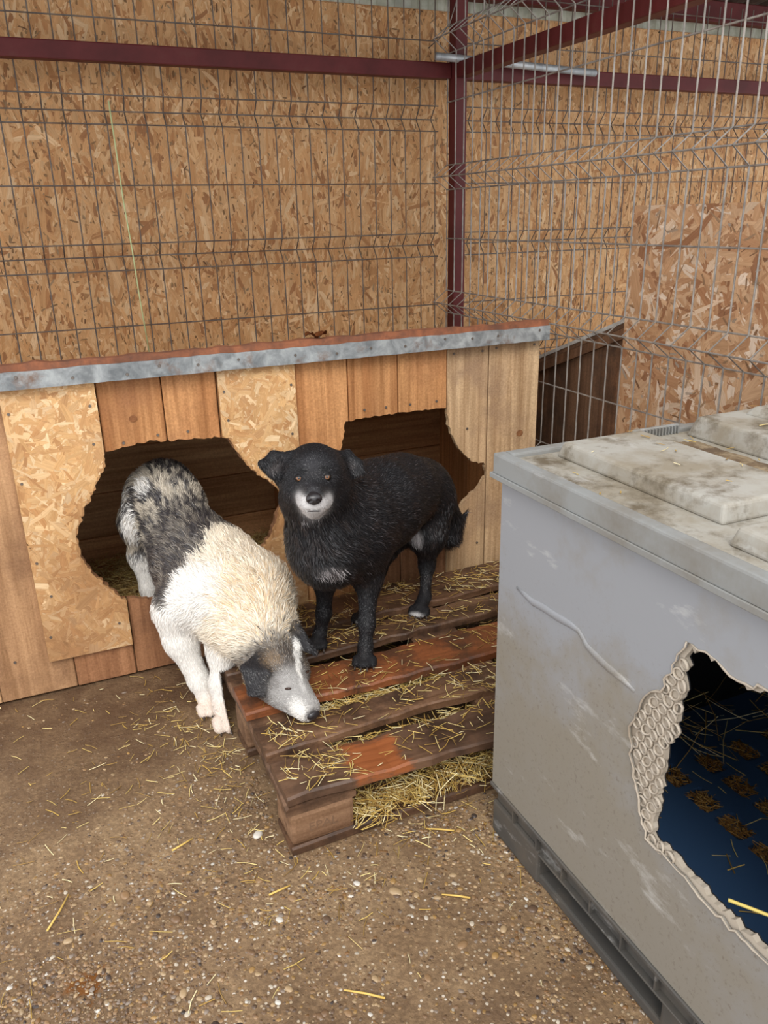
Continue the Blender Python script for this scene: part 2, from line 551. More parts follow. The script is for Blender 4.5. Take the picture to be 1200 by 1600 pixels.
def strands(name, parent, O, U, V, N, w, h, n, Lr, Wr, ang, pal, seed, depth=0.0016, poly_in=None, poly_out=(), dirty=None):
    r = np.random.default_rng(seed)
    O, U, V, N = (np.array(q, float) for q in (O, U, V, N))
    L = r.uniform(*Lr, n) * r.choice([1, 1, .6, .4], n); W = r.uniform(*Wr, n)
    th = ang(r, n)
    cx = r.uniform(0, w, n); cy = r.uniform(0, h, n)
    tmpl = np.array([[-.5, -.5], [.1, -.55], [.5, -.3], [.5, .35], [-.05, .5], [-.5, .4]])
    P = np.repeat(tmpl[None], n, 0)
    P = P + r.uniform(-.12, .12, P.shape) * np.array([1.0, 1.6])
    P[:, :, 0] += r.uniform(-.2, .2, (n, 1)) * P[:, :, 1] * 0.4
    x = P[:, :, 0] * L[:, None]; y = P[:, :, 1] * W[:, None]
    y = y + (r.uniform(-.5, .5, n) * W)[:, None] * (P[:, :, 0] * 2) ** 2 * .5
    c, s = np.cos(th)[:, None], np.sin(th)[:, None]
    u = cx[:, None] + x * c - y * s; v = cy[:, None] + x * s + y * c
    u = np.clip(u, 0.0005, w - 0.0005); v = np.clip(v, 0.0005, h - 0.0005)
    keep = np.ones(n, bool)
    if poly_in is not None:
        keep &= inside(poly_in, np.stack([u.ravel(), v.ravel()], 1)).reshape(n, 6).all(1)
    for po in poly_out:
        keep &= ~inside(po, np.stack([u.ravel(), v.ravel()], 1)).reshape(n, 6).any(1)
    u, v, P = u[keep], v[keep], P[keep]; m = len(u)
    d = r.uniform(0.0002, depth, m)[:, None] + r.uniform(-.00025, .00025, (m, 6))
    Q = O + u[..., None] * U + v[..., None] * V + d[..., None] * N
    ci = r.choice(len(pal), m, p=np.array([.2, .2, .14, .14, .12, .08, .07, .05]))
    col = pal[ci] * r.uniform(.90, 1.08, (m, 1))
    if dirty is not None:
        q = np.clip(dirty(u.mean(1), v.mean(1)) + r.normal(0, .10, m), 0, 1)[:, None]
        col = col * (1 - q) + np.array(lin(164, 122, 84)) * r.uniform(.85, 1.05, (m, 1)) * q
    col = np.repeat(col[:, None], 6, 1)
    uv = np.zeros((m, 6, 3)); uv[..., 0] = P[..., 0] * .12; uv[..., 1] = P[..., 1] * .02; uv[..., 2] = r.uniform(0, 50, (m, 1))
    uv[..., 0] += r.uniform(0, 9, (m, 1))
    flip = np.dot(np.cross(U, V), N) < 0
    idx = np.arange(m * 6).reshape(m, 6)
    if flip: idx = idx[:, ::-1]
    o = fast_mesh(name, Q.reshape(-1, 3), idx.ravel(), np.full(m, 6), MAT['osb'], parent, False, col.reshape(-1, 3), uv.reshape(-1, 3))
    return tag(o, kind='stuff')

def straws(name, P, D, L, W, seed, parent=None, bright=1.0, pal=None):
    """P (n,3) centres, D (n,3) directions"""
    r = np.random.default_rng(seed)
    n = len(P)
    D = D / np.linalg.norm(D, axis=1, keepdims=True)
    up = np.array([0, 0, 1.0])
    S = np.cross(D, up); S /= np.linalg.norm(S, axis=1, keepdims=True) + 1e-9
    T = np.cross(S, D)
    bend = r.uniform(-.08, .08, n) * L
    secs = []
    for t in (-.5, 0.0, .5):
        c = P + D * (L * t)[:, None] + (S * bend[:, None]) * (1 - (2 * t) ** 2) + 0
        secs.append(c + S * (W * .5)[:, None]); secs.append(c - S * (W * .5)[:, None]); secs.append(c + T * (W * .45)[:, None])
    V = np.stack(secs, 1)
    base = np.arange(n)[:, None] * 9
    quads = []
    for a in (0, 3):
        for i, j in ((0, 1), (1, 2), (2, 0)):
            quads.append((a + i, a + j, a + 3 + j, a + 3 + i))
    loops = np.concatenate([base + np.array(q)[None] for q in quads], 1)
    pal = pal if pal is not None else np.array([lin(214, 184, 106), lin(232, 208, 140), lin(196, 160, 82), lin(172, 136, 70), lin(240, 224, 176), lin(148, 116, 66)])
    col = pal[r.integers(0, len(pal), n)] * r.uniform(.8, 1.12, (n, 1)) * bright
    col = np.repeat(col[:, None], 9, 1)
    return fast_mesh(name, V.reshape(-1, 3), loops.ravel(), np.full(n * 6, 4), MAT['straw'], parent, False, col.reshape(-1, 3))

def flat_dirs(r, n, tilt=.15):
    a = r.uniform(0, 2 * np.pi, n)
    return np.stack([np.cos(a), np.sin(a), r.normal(0, tilt, n)], 1)

# ------------------------------------------------------------------ the place: floor, back wall, roof, posts
def grid_floor():
    nx, ny = 150, 110
    xs = np.linspace(-2.2, 3.6, nx); ys = np.linspace(-2.4, 2.0, ny)
    Xg, Yg = np.meshgrid(xs, ys, indexing='ij')
    r = np.random.default_rng(3)
    Zg = -0.002 + r.normal(0, .0006, Xg.shape) - .0015 * np.sin(Xg * 5 + 1) * np.sin(Yg * 4)
    Zg = np.minimum(Zg, 0)
    V = np.stack([Xg, Yg, Zg], -1).reshape(-1, 3)
    i = np.arange(nx * ny).reshape(nx, ny)
    F = np.stack([i[:-1, :-1], i[1:, :-1], i[1:, 1:], i[:-1, 1:]], -1).reshape(-1, 4)
    o = fast_mesh('floor', V, F.ravel(), np.full(len(F), 4), MAT['concrete'], None, True)
    tag(o, 'brown exposed aggregate concrete floor strewn with straw', 'floor', kind='structure')
    return o
floor = grid_floor()

def pebble_shape(r, big=False):
    bm = bmesh.new()
    bmesh.ops.create_icosphere(bm, subdivisions=2 if big else 1, radius=1.0)
    V = np.array([v.co[:] for v in bm.verts]); F = np.array([[v.index for v in f.verts] for f in bm.faces])
    bm.free()
    return V, F

PEB_PAL = np.array([lin(150, 118, 84), lin(124, 96, 70), lin(176, 148, 112), lin(196, 182, 162), lin(104, 82, 64), lin(164, 128, 78), lin(142, 126, 112), lin(214, 206, 194), lin(72, 60, 54), lin(134, 98, 62)])
PEB_P = np.array([.21, .20, .13, .035, .15, .09, .08, .015, .02, .07])
def pebble_field(n, seed, name, rmin, rmax, yhi):
    r = np.random.default_rng(seed)
    X = r.uniform(-.75, .95, n); Y = r.uniform(-1.0, yhi, n)
    dens = np.clip((.42 - Y) / .55, 0.05, 1) * (0.55 + .45 * np.sin(X * 7 + 2 * np.sin(Y * 6)) ** 2)
    k = (r.uniform(0, 1, n) < dens) & ~((X > .0) & (Y > -.01)) & ~((X > .46) & (Y < -.1))
    X, Y = X[k], Y[k]; m = len(X)
    a6 = np.arange(6) * np.pi / 3
    B = np.concatenate([np.stack([np.cos(a6), np.sin(a6), np.zeros(6)], 1), np.stack([np.cos(a6) * .72, np.sin(a6) * .72, np.full(6, .72)], 1), [[0, 0, 1.0]]])
    F = np.array([[i, (i + 1) % 6, 6 + (i + 1) % 6] for i in range(6)] + [[i, 6 + (i + 1) % 6, 6 + i] for i in range(6)] + [[6 + i, 6 + (i + 1) % 6, 12] for i in range(6)])
    sz = rmin + (rmax - rmin) * r.uniform(0, 1, m) ** 3.2
    el = r.uniform(1.0, 1.55, m); ang = r.uniform(0, np.pi, m)
    fl = r.uniform(.35, .6, m)
    Bj = B[None] * (1 + r.uniform(-.16, .16, (m, len(B), 1)))
    x = Bj[..., 0] * (sz * el)[:, None]; y = Bj[..., 1] * sz[:, None]; z = Bj[..., 2] * (sz * fl)[:, None]
    c, s = np.cos(ang)[:, None], np.sin(ang)[:, None]
    V = np.stack([X[:, None] + x * c - y * s, Y[:, None] + x * s + y * c, z - .0022], -1)
    L = (np.arange(m)[:, None, None] * len(B) + F[None]).reshape(-1)
    col = PEB_PAL[r.choice(len(PEB_PAL), m, p=PEB_P)] * r.uniform(.62, .95, (m, 1))
    col = np.repeat(col[:, None], len(B), 1).reshape(-1, 3)
    o = fast_mesh(name, V.reshape(-1, 3), L, np.full(m * len(F), 3), MAT['pebble'], floor, True, col)
    return tag(o, kind='stuff')
pebble_field(105000, 5, 'aggregate', .0014, .0050, .80)
# the larger stones set in the foreground, one by one
r = np.random.default_rng(8)
SH = []
for k in range(10):
    V, F = pebble_shape(r, True)
    V = V * (1 + r.uniform(-.07, .07, (len(V), 1))) * np.array([r.uniform(1.05, 1.5), 1, r.uniform(.4, .6)])
    col = np.repeat(PEB_PAL[[0, 1, 2, 3, 4, 5, 6, 7, 8, 0][k]][None] * .85, len(V), 0)
    SH.append((V, F, col))
shapes = []
for V, F, col in SH:
    me = bpy.data.meshes.new('pebble')
    me.from_pydata(V.tolist(), [], F.tolist())
    a = me.color_attributes.new('col', 'FLOAT_COLOR', 'POINT')
    c = np.ones((len(V), 4), dtype=np.float32); c[:, :3] = col
    a.data.foreach_set('color', c.ravel())
    me.materials.append(MAT['pebble'])
    me.polygons.foreach_set('use_smooth', np.ones(len(me.polygons), dtype=bool))
    shapes.append(me)
cnt = 0
while cnt < 200:
    x, y = r.uniform(-.6, .46), r.uniform(-.62, .12)
    if (x > 0.0 and y > -.03) or (x > .40 and y < -.05): continue
    if r.uniform() > np.clip((.2 - y) / .4, .12, 1): continue
    o = bpy.data.objects.new('pebble', shapes[r.choice(10, p=PEB_P)])
    COL.objects.link(o)
    s = r.uniform(.0038, .0066) if r.uniform() < .93 else r.uniform(.0070, .0105)
    o.scale = (s, s, s); o.rotation_euler = (0, 0, r.uniform(0, 6.28))
    o.location = (x, y, -.0016)
    set_parent(o, floor)
    cnt += 1

# back wall of OSB sheets
WY = 1.79
wall = box('wall_back', (-1.3, WY, -0.0), (3.9, WY + .018, 1.955), MAT['osb_core'], None, 0)
tag(wall, 'tall wall of weathered tan OSB boarding behind the kennels', 'wall', kind='structure')
def vert_ang(r, n):
    return np.where(r.uniform(0, 1, n) < .72, np.pi / 2 + r.normal(0, .32, n), r.uniform(0, np.pi, n))
def any_ang(r, n):
    return r.uniform(0, np.pi, n)
strands('osb_strands', wall, (-1.29, WY, .001), (1, 0, 0), (0, 0, 1), (0, -1, 0), 5.15, 1.952, 58000, (.05, .12), (.006, .018), vert_ang, PAL_WALL, 21)
strands('osb_flecks', wall, (-1.29, WY - .0008, .30), (1, 0, 0), (0, 0, 1), (0, -1, 0), 5.15, 1.652, 9000, (.008, .030), (.002, .007), vert_ang, PAL_WALL * .45, 23)
# pale corrugated sheet above the boarding
def corrugated(name, x0, x1, pitch, amp, to3, mat, length, parent=None, thick=.0012):
    n = int((x1 - x0) / pitch * 6)
    us = np.linspace(x0, x1, n)
    d = amp * np.clip(np.sin(us / pitch * 2 * math.pi) * 1.6, -1, 1)
    V = []
    for off in (0, thick):
        for t in (0, length):
            V += [to3(u, t, dd + off) for u, dd in zip(us, d)]
    F = []
    for i in range(n - 1):
        F.append((i, i + 1, n + i + 1, n + i)); F.append((2 * n + i + 1, 2 * n + i, 3 * n + i, 3 * n + i + 1))
        F.append((i + 1, i, 2 * n + i, 2 * n + i + 1)); F.append((n + i, n + i + 1, 3 * n + i + 1, 3 * n + i))
    F.append((0, n, 3 * n, 2 * n)); F.append((n - 1, 3 * n - 1, 4 * n - 1, 2 * n - 1))
    return mesh_obj(name, V, F, mat, parent)
ps = corrugated('wall_upper', -1.3, 3.9, .07, .008, lambda u, t, d: (u, WY + .045 + d, 1.90 + t), MAT['pale_sheet'], .30)
tag(ps, 'pale greenish corrugated sheet above the OSB boarding', 'wall', kind='structure')
RZ0, RSL, RY1 = 2.085, 0.10, 0.25
rf = corrugated('ceiling', -1.4, 4.0, .09, .012, lambda u, t, d: (u, WY + .06 - t, RZ0 + RSL * t + d), MAT['roof_under'], WY + .06 - RY1)
tag(rf, 'dark corrugated sheet roof over the kennels', 'roof', kind='structure')
pl = box('trim_1', (-1.3, 1.70, 1.982), (3.9, 1.75, 2.06), MAT['red'], None, .004)
tag(pl, 'dark red steel purlin under the corrugated roof', 'beam', kind='structure')

PX, PY = 1.262, 1.60
post = box('steel_post', (PX - .025, PY - .025, 0), (PX + .025, PY + .025, 2.06), MAT['red'], None, .005, 2)
tag(post, 'dark red square steel post between the mesh panels', 'post')
rail = box('steel_rail', (-1.2, 1.60, 1.700), (PX - .026, 1.645, 1.752), MAT['red'], None, .004, 2)
tag(rail, 'dark red horizontal steel rail running left from the post', 'rail')
rail2 = box('steel_rail', (PX + .026, 1.60, 1.700), (3.8, 1.645, 1.752), MAT['red'], None, .004, 2)
tag(rail2, 'dark red horizontal steel rail running right behind the side fence', 'rail')
beam = box('steel_beam', (PX - .022, -1.9, 1.70), (PX + .028, PY - .026, 1.750), MAT['red'], None, .004, 2)
tag(beam, 'dark red steel beam running forward overhead from the post', 'beam')
gp = tube('steel_pipe', [(1.150, 1.560, 1.762), (1.845, 1.560, 1.738)], .013, MAT['pipe'], None, 10, True)
tag(gp, 'short pale galvanised pipe lying along the red rail by the post', 'pipe')

# ------------------------------------------------------------------ wire mesh panels
PER, VH = 0.457, 0.043
def fold_path(fixed, axis_dir, folds, z0, z1, depth):
    """points (offset along axis_dir, z)"""
    pts = [(0, z0)]
    for zc in sorted(folds):
        if z0 + .06 < zc < z1 - .06:
            pts += [(0, zc - VH), (depth, zc), (0, zc + VH)]
    pts.append((0, z1))
    return pts

def mesh_panel(name, label, run, start, end, fixed, depth, folds, singles, z0, z1, step, rad, group=None, wmat='wire'):
    """run: 'x' or 'y' (the direction the panel runs in); fixed: its other coordinate"""
    mk = (lambda s, d, z: (s, fixed + d, z)) if run == 'x' else (lambda s, d, z: (fixed + d, s, z))
    e = empty(name, mk(start, 0, z0), label, 'fence', group)
    path = fold_path(None, None, folds, z0, z1, depth)
    s0 = min(start, end)
    n = int(abs(end - start) / step)
    first = tube('vertical_wire', [mk(s0, d, z) for d, z in path], rad, MAT[wmat], e, 6, False)
    for k in range(1, n + 1):
        dl = (k * step, 0, 0) if run == 'x' else (0, k * step, 0)
        copy_at(first, dl, e)
    zs = [(z, 0) for z in singles]
    for f in folds:
        zs += [(f - VH, 0), (f, depth), (f + VH, 0)]
    s1 = s0 + n * step
    off = rad * 1.7
    for z, d in zs:
        if z0 <= z <= z1:
            so = off if depth > 0 else -off
            tube('horizontal_wire', [mk(s0 - .012, d - so, z), mk((s0 + s1) / 2, d - so, z + random.uniform(-.002, .002)), mk(s1 + .012, d - so, z)], rad, MAT[wmat], e, 6, False)
    return e
FB = [1.126 - PER, 1.126, 1.575, 1.575 + PER]
SB = [1.35, .897, 1.83]
mesh_panel('mesh_panel', 'brown-grey wire mesh fence panel against the OSB wall left of the red post', 'x', -.92, 1.215, 1.672, .035, FB, SB, .03, 2.03, .0625, .0023)
mesh_panel('mesh_panel', 'wire mesh fence panel against the OSB wall seen through the side fence', 'x', 1.305, 3.75, 1.672, .035, FB, SB, .03, 2.03, .0625, .0023)
FS = [1.369 - 2 * PER, 1.369 - PER, 1.369, 1.369 + PER]
SS = [1.15, 1.625, .702, .245]
mesh_panel('mesh_panel', 'pale galvanised wire mesh side fence running forward from the red post', 'y', 1.62, -.95, 1.226, -.058, FS, SS, .04, 2.03, .0625, .0025, wmat='wire_near')

# twine and loose wire ends caught in the mesh
tw = tube('twine', [(.030, 1.664, 1.60), (.034, 1.662, 1.45), (.037, 1.663, 1.30), (.045, 1.661, 1.15), (.050, 1.663, 1.0), (.060, 1.664, .80)], .0024, MAT['twine'], None, 5)
tag(tw, 'pale green twine hanging down along the mesh on the OSB wall', 'twine')
for nm, pts, lb in (('tie_wire', [(1.16, 1.64, 1.80), (1.19, 1.60, 1.83), (1.215, 1.58, 1.87), (1.24, 1.57, 1.95), (1.25, 1.58, 1.98)], 'loose dark tie wire curling off the post top'),
                    ('tie_wire', [(1.29, 1.57, 1.97), (1.33, 1.55, 1.96), (1.36, 1.56, 1.92), (1.35, 1.58, 1.86), (1.33, 1.59, 1.80)], 'loose dark tie wire looped right of the post top')):
    t = tube(nm, pts, .0022, MAT['screw'], None, 5)
    tag(t, lb, 'wire')

# ------------------------------------------------------------------ the double kennel
HY, HX0, HX1, HD = 0.863, -0.72, 1.165, 0.64
HT = 0.865
HOLE_A = [(-.188, .672), (-.08, .686), (.136, .671), (.151, .637), (.183, .586), (.217, .548), (.266, .502), (.288, .465), (.264, .427),
          (.243, .369), (.205, .315), (.180, .275), (.165, .228), (-.118, .226), (-.203, .248), (-.267, .34), (-.289, .392), (-.292, .449), (-.284, .484), (-.234, .575), (-.203, .624)]
HOLE_B = [(.489, .672), (.66, .679), (.826, .677), (.834, .618), (.859, .563), (.89, .516), (.926, .485), (.967, .479), (.975, .439),
          (.952, .398), (.893, .352), (.846, .304), (.834, .261), (.811, .235), (.55, .238), (.455, .30), (.43, .40), (.44, .5), (.472, .594)]
kennel = empty('dog_kennel', (.2, HY, 0), 'long double wooden dog kennel with two gnawed openings and metal roof edge', 'kennel')
to_front = lambda u, v, d: (u, d, v)
JA = jagged(HOLE_A, .009, .0020, 4)
JB = jagged(HOLE_B, .009, .0020, 9)
JA2 = jagged([(x * 1.0, z) for x, z in HOLE_A], .008, .0026, 14)
JB2 = jagged(HOLE_B, .008, .0026, 19)

def cutter(poly, y0, y1):
    bm = prism_bm(poly, to_front, y0, y1)
    me = bpy.data.meshes.new('cut'); bm.to_mesh(me); bm.free()
    return me

def board(name, x0, x1, z0, z1, y0, y1, mat, holes, parent, bev=.0025, nails=()):
    bm = bmesh.new()
    bm_box(bm, (x0, y0, z0), (x1, y1, z1), bev)
    bmesh.ops.recalc_face_normals(bm, faces=bm.faces[:])
    need = [h for h in holes if max(p[0] for p in h) > x0 and min(p[0] for p in h) < x1]
    res = []
    if need:
        for p in boolean_cut(bm, [cutter(h, y0 - .05, y1 + .05) for h in need]):
            c = sum((v.co.z for v in p.verts)) / len(p.verts)
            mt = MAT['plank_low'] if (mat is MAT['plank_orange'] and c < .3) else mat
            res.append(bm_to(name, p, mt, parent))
    else:
        res.append(bm_to(name, bm, mat, parent))
    return res

T = .018
front = [(-.72, -.55, 'plank_pale'), (-.549, -.354, 'plank_worn'), (-.352, -.192, 'plank_low'), (-.189, -.0275, 'plank_orange'), (-.0245, .118, 'plank_orange'),
         (.121, .337, 'plank_low'), (.340, .499, 'plank_orange'), (.5025, .660, 'plank_orange'), (.6625, .826, 'plank_orange'), (.8285, .9735, 'plank_pale'), (.9765, 1.163, 'plank_pale')]
for i, (a, b, m) in enumerate(front):
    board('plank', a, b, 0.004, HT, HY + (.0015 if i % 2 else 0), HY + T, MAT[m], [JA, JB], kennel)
# OSB patches nailed over the planks
pa = board('osb_patch', -.415, -.192, .105, HT - .002, HY - .013, HY - .0005, MAT['osb_core'], [JA2], kennel, 0)
pb = board('osb_patch', .120, .3385, .03, HT - .002, HY - .012, HY - .0005, MAT['osb_core'], [JA2, JB2], kennel, 0)
def patch_strands(p, x0, x1, z0, z1, yy, n, seed, angf, Lr=(.03, .085), Wr=(.006, .02), pal=PAL_FRONT):
    dirty = lambda u, v: .15 + .55 * np.clip((.60 - (v + z0)) / .45, 0, 1) + .22 * np.sin(u * 23 + v * 9) * np.sin(v * 17 + 1)
    out = [[(x - x0, z - z0) for x, z in h] for h in (JA2, JB2)]
    strands('osb_strands', p, (x0, yy, z0), (1, 0, 0), (0, 0, 1), (0, -1, 0), x1 - x0, z1 - z0, n, Lr, Wr, angf, pal, seed, .0012, None, out, dirty)
patch_strands(pa[0], -.415, -.192, .105, HT - .002, HY - .013, 4200, 31, any_ang)
patch_strands(pb[0], .120, .3385, .03, HT - .002, HY - .012, 4200, 33, any_ang)
# nail heads
NAILS = [(-.40, .80), (-.21, .80), (-.215, .70), (-.40, .62), (-.40, .40), (-.40, .18), (-.22, .18), (-.38, .30), (.135, .80), (.325, .80), (.14, .72), (.32, .66), (.33, .30), (.30, .52),
         (-.14, .69), (-.05, .70), (.03, .70), (.55, .70), (.62, .70), (.70, .70), (.79, .70), (.85, .84), (.95, .84), (.90, .60), (1.0, .845), (1.14, .845), (.88, .21), (.945, .20), (.62, .20), (.73, .20), (-.50, .70), (-.62, .50), (-.50, .12)]
nv, nf = tube_geo([(0, 0, 0), (0, -.0025, 0)], [.0042, .0034], 8)
nail_me = bpy.data.meshes.new('nail'); nail_me.from_pydata([tuple(v) for v in nv], [], nf); nail_me.materials.append(MAT['screw'])
for x, z in NAILS:
    o = bpy.data.objects.new('nail', nail_me); COL.objects.link(o)
    yy = HY - .0135 if (-.415 < x < -.192) else HY - .0125 if (.12 < x < .338) else HY
    o.location = (x, yy, z); set_parent(o, kennel)
# knots in the planks
for kx, kz, kr in ((-.108, .752, .0105), (1.098, .560, .013), (-.47, .66, .009)):
    Vk, Fk = [], []
    for j, rr_ in enumerate((1.0, .62, .30)):
        for i in range(14):
            a = 2 * math.pi * i / 14
            Vk.append((kx + math.cos(a) * kr * rr_, HY - .0006 - .0005 * (j == 1), kz + math.sin(a) * kr * rr_ * .85))
    for j in (0, 1):
        for i in range(14):
            Fk.append((j * 14 + i, j * 14 + (i + 1) % 14, (j + 1) * 14 + (i + 1) % 14, (j + 1) * 14 + i))
    Fk.append(tuple(28 + i for i in range(14)))
    mesh_obj('knot', Vk, Fk, MAT['knot'], kennel, True)
# sole plate along the bottom front, side walls, back wall, inner floor
box('sole_plate', (HX0, HY + T + .001, .0), (HX1 - .02, HY + T + .045, .07), MAT['inner_wood'], kennel, .003)
SL = 0.385
def roof_z(y): return .90 - SL * (y - HY)
zs = [.0, .21, .367, .52, .70]
for a, b in zip(zs[:-1], zs[1:]):
    box('back_board', (HX0 + .02, HY + HD - .03, a + .0015), (HX1 - .022, HY + HD - .012, min(b - .0015, roof_z(HY + HD) - .035)), MAT['inner_wood'], kennel, .002)
def side_boards(x0, x1, parent, mat, ya, yb, n, base=.0):
    w = (yb - ya) / n
    for k in range(n):
        y0, y1 = ya + k * w + .001, ya + (k + 1) * w - .001
        bm = bmesh.new()
        v = [bm.verts.new((x, y, z)) for x in (x0, x1) for y, z in ((y0, base), (y1, base), (y1, roof_z(y1) - .035), (y0, roof_z(y0) - .035))]
        for f in ((0, 1, 2, 3), (7, 6, 5, 4), (0, 4, 5, 1), (1, 5, 6, 2), (2, 6, 7, 3), (3, 7, 4, 0)):
            bm.faces.new([v[i] for i in f])
        bm_to('side_board', bm, mat, parent)
side_boards(1.125, 1.145, kennel, MAT['inner_wood_v'], HY + T + .001, HY + HD - .012, 5)
side_boards(HX0, HX0 + .018, kennel, MAT['inner_wood_v'], HY + T + .001, HY + HD - .012, 5)
side_boards(.425, .443, kennel, MAT['inner_wood_v'], HY + T + .05, HY + HD - .032, 5)
for k in range(6):
    y0 = HY + T + .046 + k * .09
    box('floor_board', (HX0 + .02, y0, .05), (.423, y0 + .087, .072), MAT['inner_wood'], kennel, .002)
    box('floor_board', (.445, y0, .05), (1.123, y0 + .087, .072), MAT['inner_wood'], kennel, .002)
# roof: sloping deck, front fascia board, galvanised edge strip
bm = bmesh.new()
ya, yb = HY - .022, HY + HD + .06
vv = [bm.verts.new((x, y, roof_z(y) + dz)) for x in (HX0 - .05, 1.170) for y, dz in ((ya, .008), (yb, .008), (yb, -.020), (ya, -.020))]
for f in ((0, 1, 2, 3), (7, 6, 5, 4), (0, 4, 5, 1), (1, 5, 6, 2), (2, 6, 7, 3), (3, 7, 4, 0)):
    bm.faces.new([vv[i] for i in f])
bm_to('roof_deck', bm, MAT['roof_rust'], kennel)
def wavy_box(name, x0, x1, y0, y1, z0, z1, mat, parent, n=40, amp=.003, seed=2):
    r = random.Random(seed)
    bm = bmesh.new()
    rings = []
    for i in range(n + 1):
        x = x0 + (x1 - x0) * i / n
        a, b, c, d = (r.uniform(-amp, amp) for _ in range(4))
        rings.append([bm.verts.new(p) for p in ((x, y0 + a * .4, z0 + b * .5), (x, y1, z0 + b * .5), (x, y1, z1 + c), (x, y0 + d * .4, z1 + c))])
    for p, q in zip(rings[:-1], rings[1:]):
        for k in range(4):
            bm.faces.new((p[k], p[(k + 1) % 4], q[(k + 1) % 4], q[k]))
    bm.faces.new(rings[0][::-1]); bm.faces.new(rings[-1])
    return bm_to(name, bm, mat, parent)
wavy_box('fascia_board', HX0 - .05, 1.170, HY - .030, HY - .001, .868, .922, MAT['roof_rust'], kennel, 60, .0035, 5)
edge = wavy_box('metal_edge', HX0 - .05, 1.173, HY - .0345, HY - .0315, .861, .905, MAT['galv'], kennel, 60, .0016, 8)
for k in range(16):
    x = -.60 + k * .115 + random.uniform(-.03, .03)
    o = bpy.data.objects.new('rivet', nail_me); COL.objects.link(o)
    o.location = (x, HY - .0345, .872 + random.uniform(0, .022)); set_parent(o, edge)

# crumpled dry leaf on the roof edge
bm = bmesh.new()
r_ = random.Random(3)
rows = []
for i in range(9):
    row = []
    for j in range(5):
        t, s = i / 8, (j - 2) / 2
        w = .024 * math.sin(math.pi * (t * .9 + .05)) ** .7
        row.append(bm.verts.new((.405 + (t - .5) * .062, HY - .014 + s * w, .927 + .008 * abs(s) + .006 * math.sin(t * 9) + r_.uniform(-.002, .004))))
    rows.append(row)
for a, b in zip(rows[:-1], rows[1:]):
    for j in range(4):
        bm.faces.new((a[j], a[j + 1], b[j + 1], b[j]))
bmesh.ops.solidify(bm, geom=bm.faces[:], thickness=.003)
lf = bm_to('dry_leaf', bm, MAT['leaf'], None, True)
tag(lf, 'curled brown dry leaf lying on the kennel roof edge', 'leaf')

# straw bedding in the kennel
def bed(name, x0, x1, y0, y1, z, n, seed, label):
    r = np.random.default_rng(seed)
    P = np.stack([r.uniform(x0, x1, n), r.uniform(y0, y1, n), z + np.abs(r.normal(0, .016, n))], 1)
    o = straws(name, P, flat_dirs(r, n, .22), r.uniform(.025, .10, n), r.uniform(.0012, .003, n), seed + 1,
               pal=np.array([lin(214, 184, 116), lin(190, 156, 92), lin(226, 200, 140), lin(166, 134, 80)]))
    return tag(o, label, 'straw', kind='stuff')
bed('straw_bedding', -.55, .41, .93, 1.46, .112, 5200, 41, 'straw bedding inside the kennel behind the pale dog')
bed('straw_bedding', .46, 1.10, .93, 1.46, .112, 2500, 43, 'straw bedding inside the kennel behind the black dog')

# ------------------------------------------------------------------ neighbouring kennel and OSB sheet beyond the side fence
k2 = empty('dog_kennel', (1.5, .9, 0), 'dark brown plank kennel with sloping pale roof beyond the side fence', 'kennel')
NY0, NY1, NX = .66, 1.46, 1.345
def nz(y): return .905 - .395 * (y - .69)
ys = [NY0, .78, .89, 1.0, 1.12, 1.24, 1.35, NY1]
for a, b in zip(ys[:-1], ys[1:]):
    bm = bmesh.new()
    v = [bm.verts.new((x, y, z)) for x in (NX, NX + .02) for y, z in ((a + .001, 0), (b - .001, 0), (b - .001, nz(b)), (a + .001, nz(a)))]
    for f in ((0, 1, 2, 3), (7, 6, 5, 4), (0, 4, 5, 1), (1, 5, 6, 2), (2, 6, 7, 3), (3, 7, 4, 0)):
        bm.faces.new([v[i] for i in f])
    bm_to('side_board', bm, MAT['dark_wood'], k2)
def slope_bar(name, x0, x1, y0, y1, d0, d1, mat, parent):
    bm = bmesh.new()
    v = [bm.verts.new((x, y, nz(y) + d)) for x in (x0, x1) for y, d in ((y0, d0), (y1, d0), (y1, d1), (y0, d1))]
    for f in ((0, 1, 2, 3), (7, 6, 5, 4), (0, 4, 5, 1), (1, 5, 6, 2), (2, 6, 7, 3), (3, 7, 4, 0)):
        bm.faces.new([v[i] for i in f])
    return bm_to(name, bm, mat, parent)
slope_bar('verge_board', NX - .014, NX - .0005, NY0, NY1, -.040, -.008, MAT['dark_wood'], k2)
slope_bar('roof_sheet', NX - .012, NX + .9, NY0 - .02, NY1 + .08, .008, .020, MAT['roof_pale'], k2)
slope_bar('roof_deck', NX - .010, NX + .88, NY0 - .02, NY1 + .04, -.006, .0075, MAT['dark_wood'], k2)
box('front_board', (NX + .021, NY0, 0), (NX + .88, NY0 + .02, .89), MAT['dark_wood'], k2, .002)
box('back_board', (NX + .021, NY1 - .02, 0), (NX + .88, NY1, .58), MAT['dark_wood'], k2, .002)
r = np.random.default_rng(51)
n = 500
P = np.stack([r.uniform(1.25, 1.338, n), r.uniform(.75, 1.30, n), np.abs(r.normal(0, .09, n)) + .01], 1)
Dv = np.stack([r.normal(0, .2, n), r.normal(0, .5, n), r.uniform(.3, 1, n)], 1)
s_ = straws('straw_tuft', P, Dv, r.uniform(.05, .14, n), r.uniform(.002, .004, n), 52)
tag(s_, 'tufts of dry straw stuffed between the fence and the dark kennel', 'straw', kind='stuff')

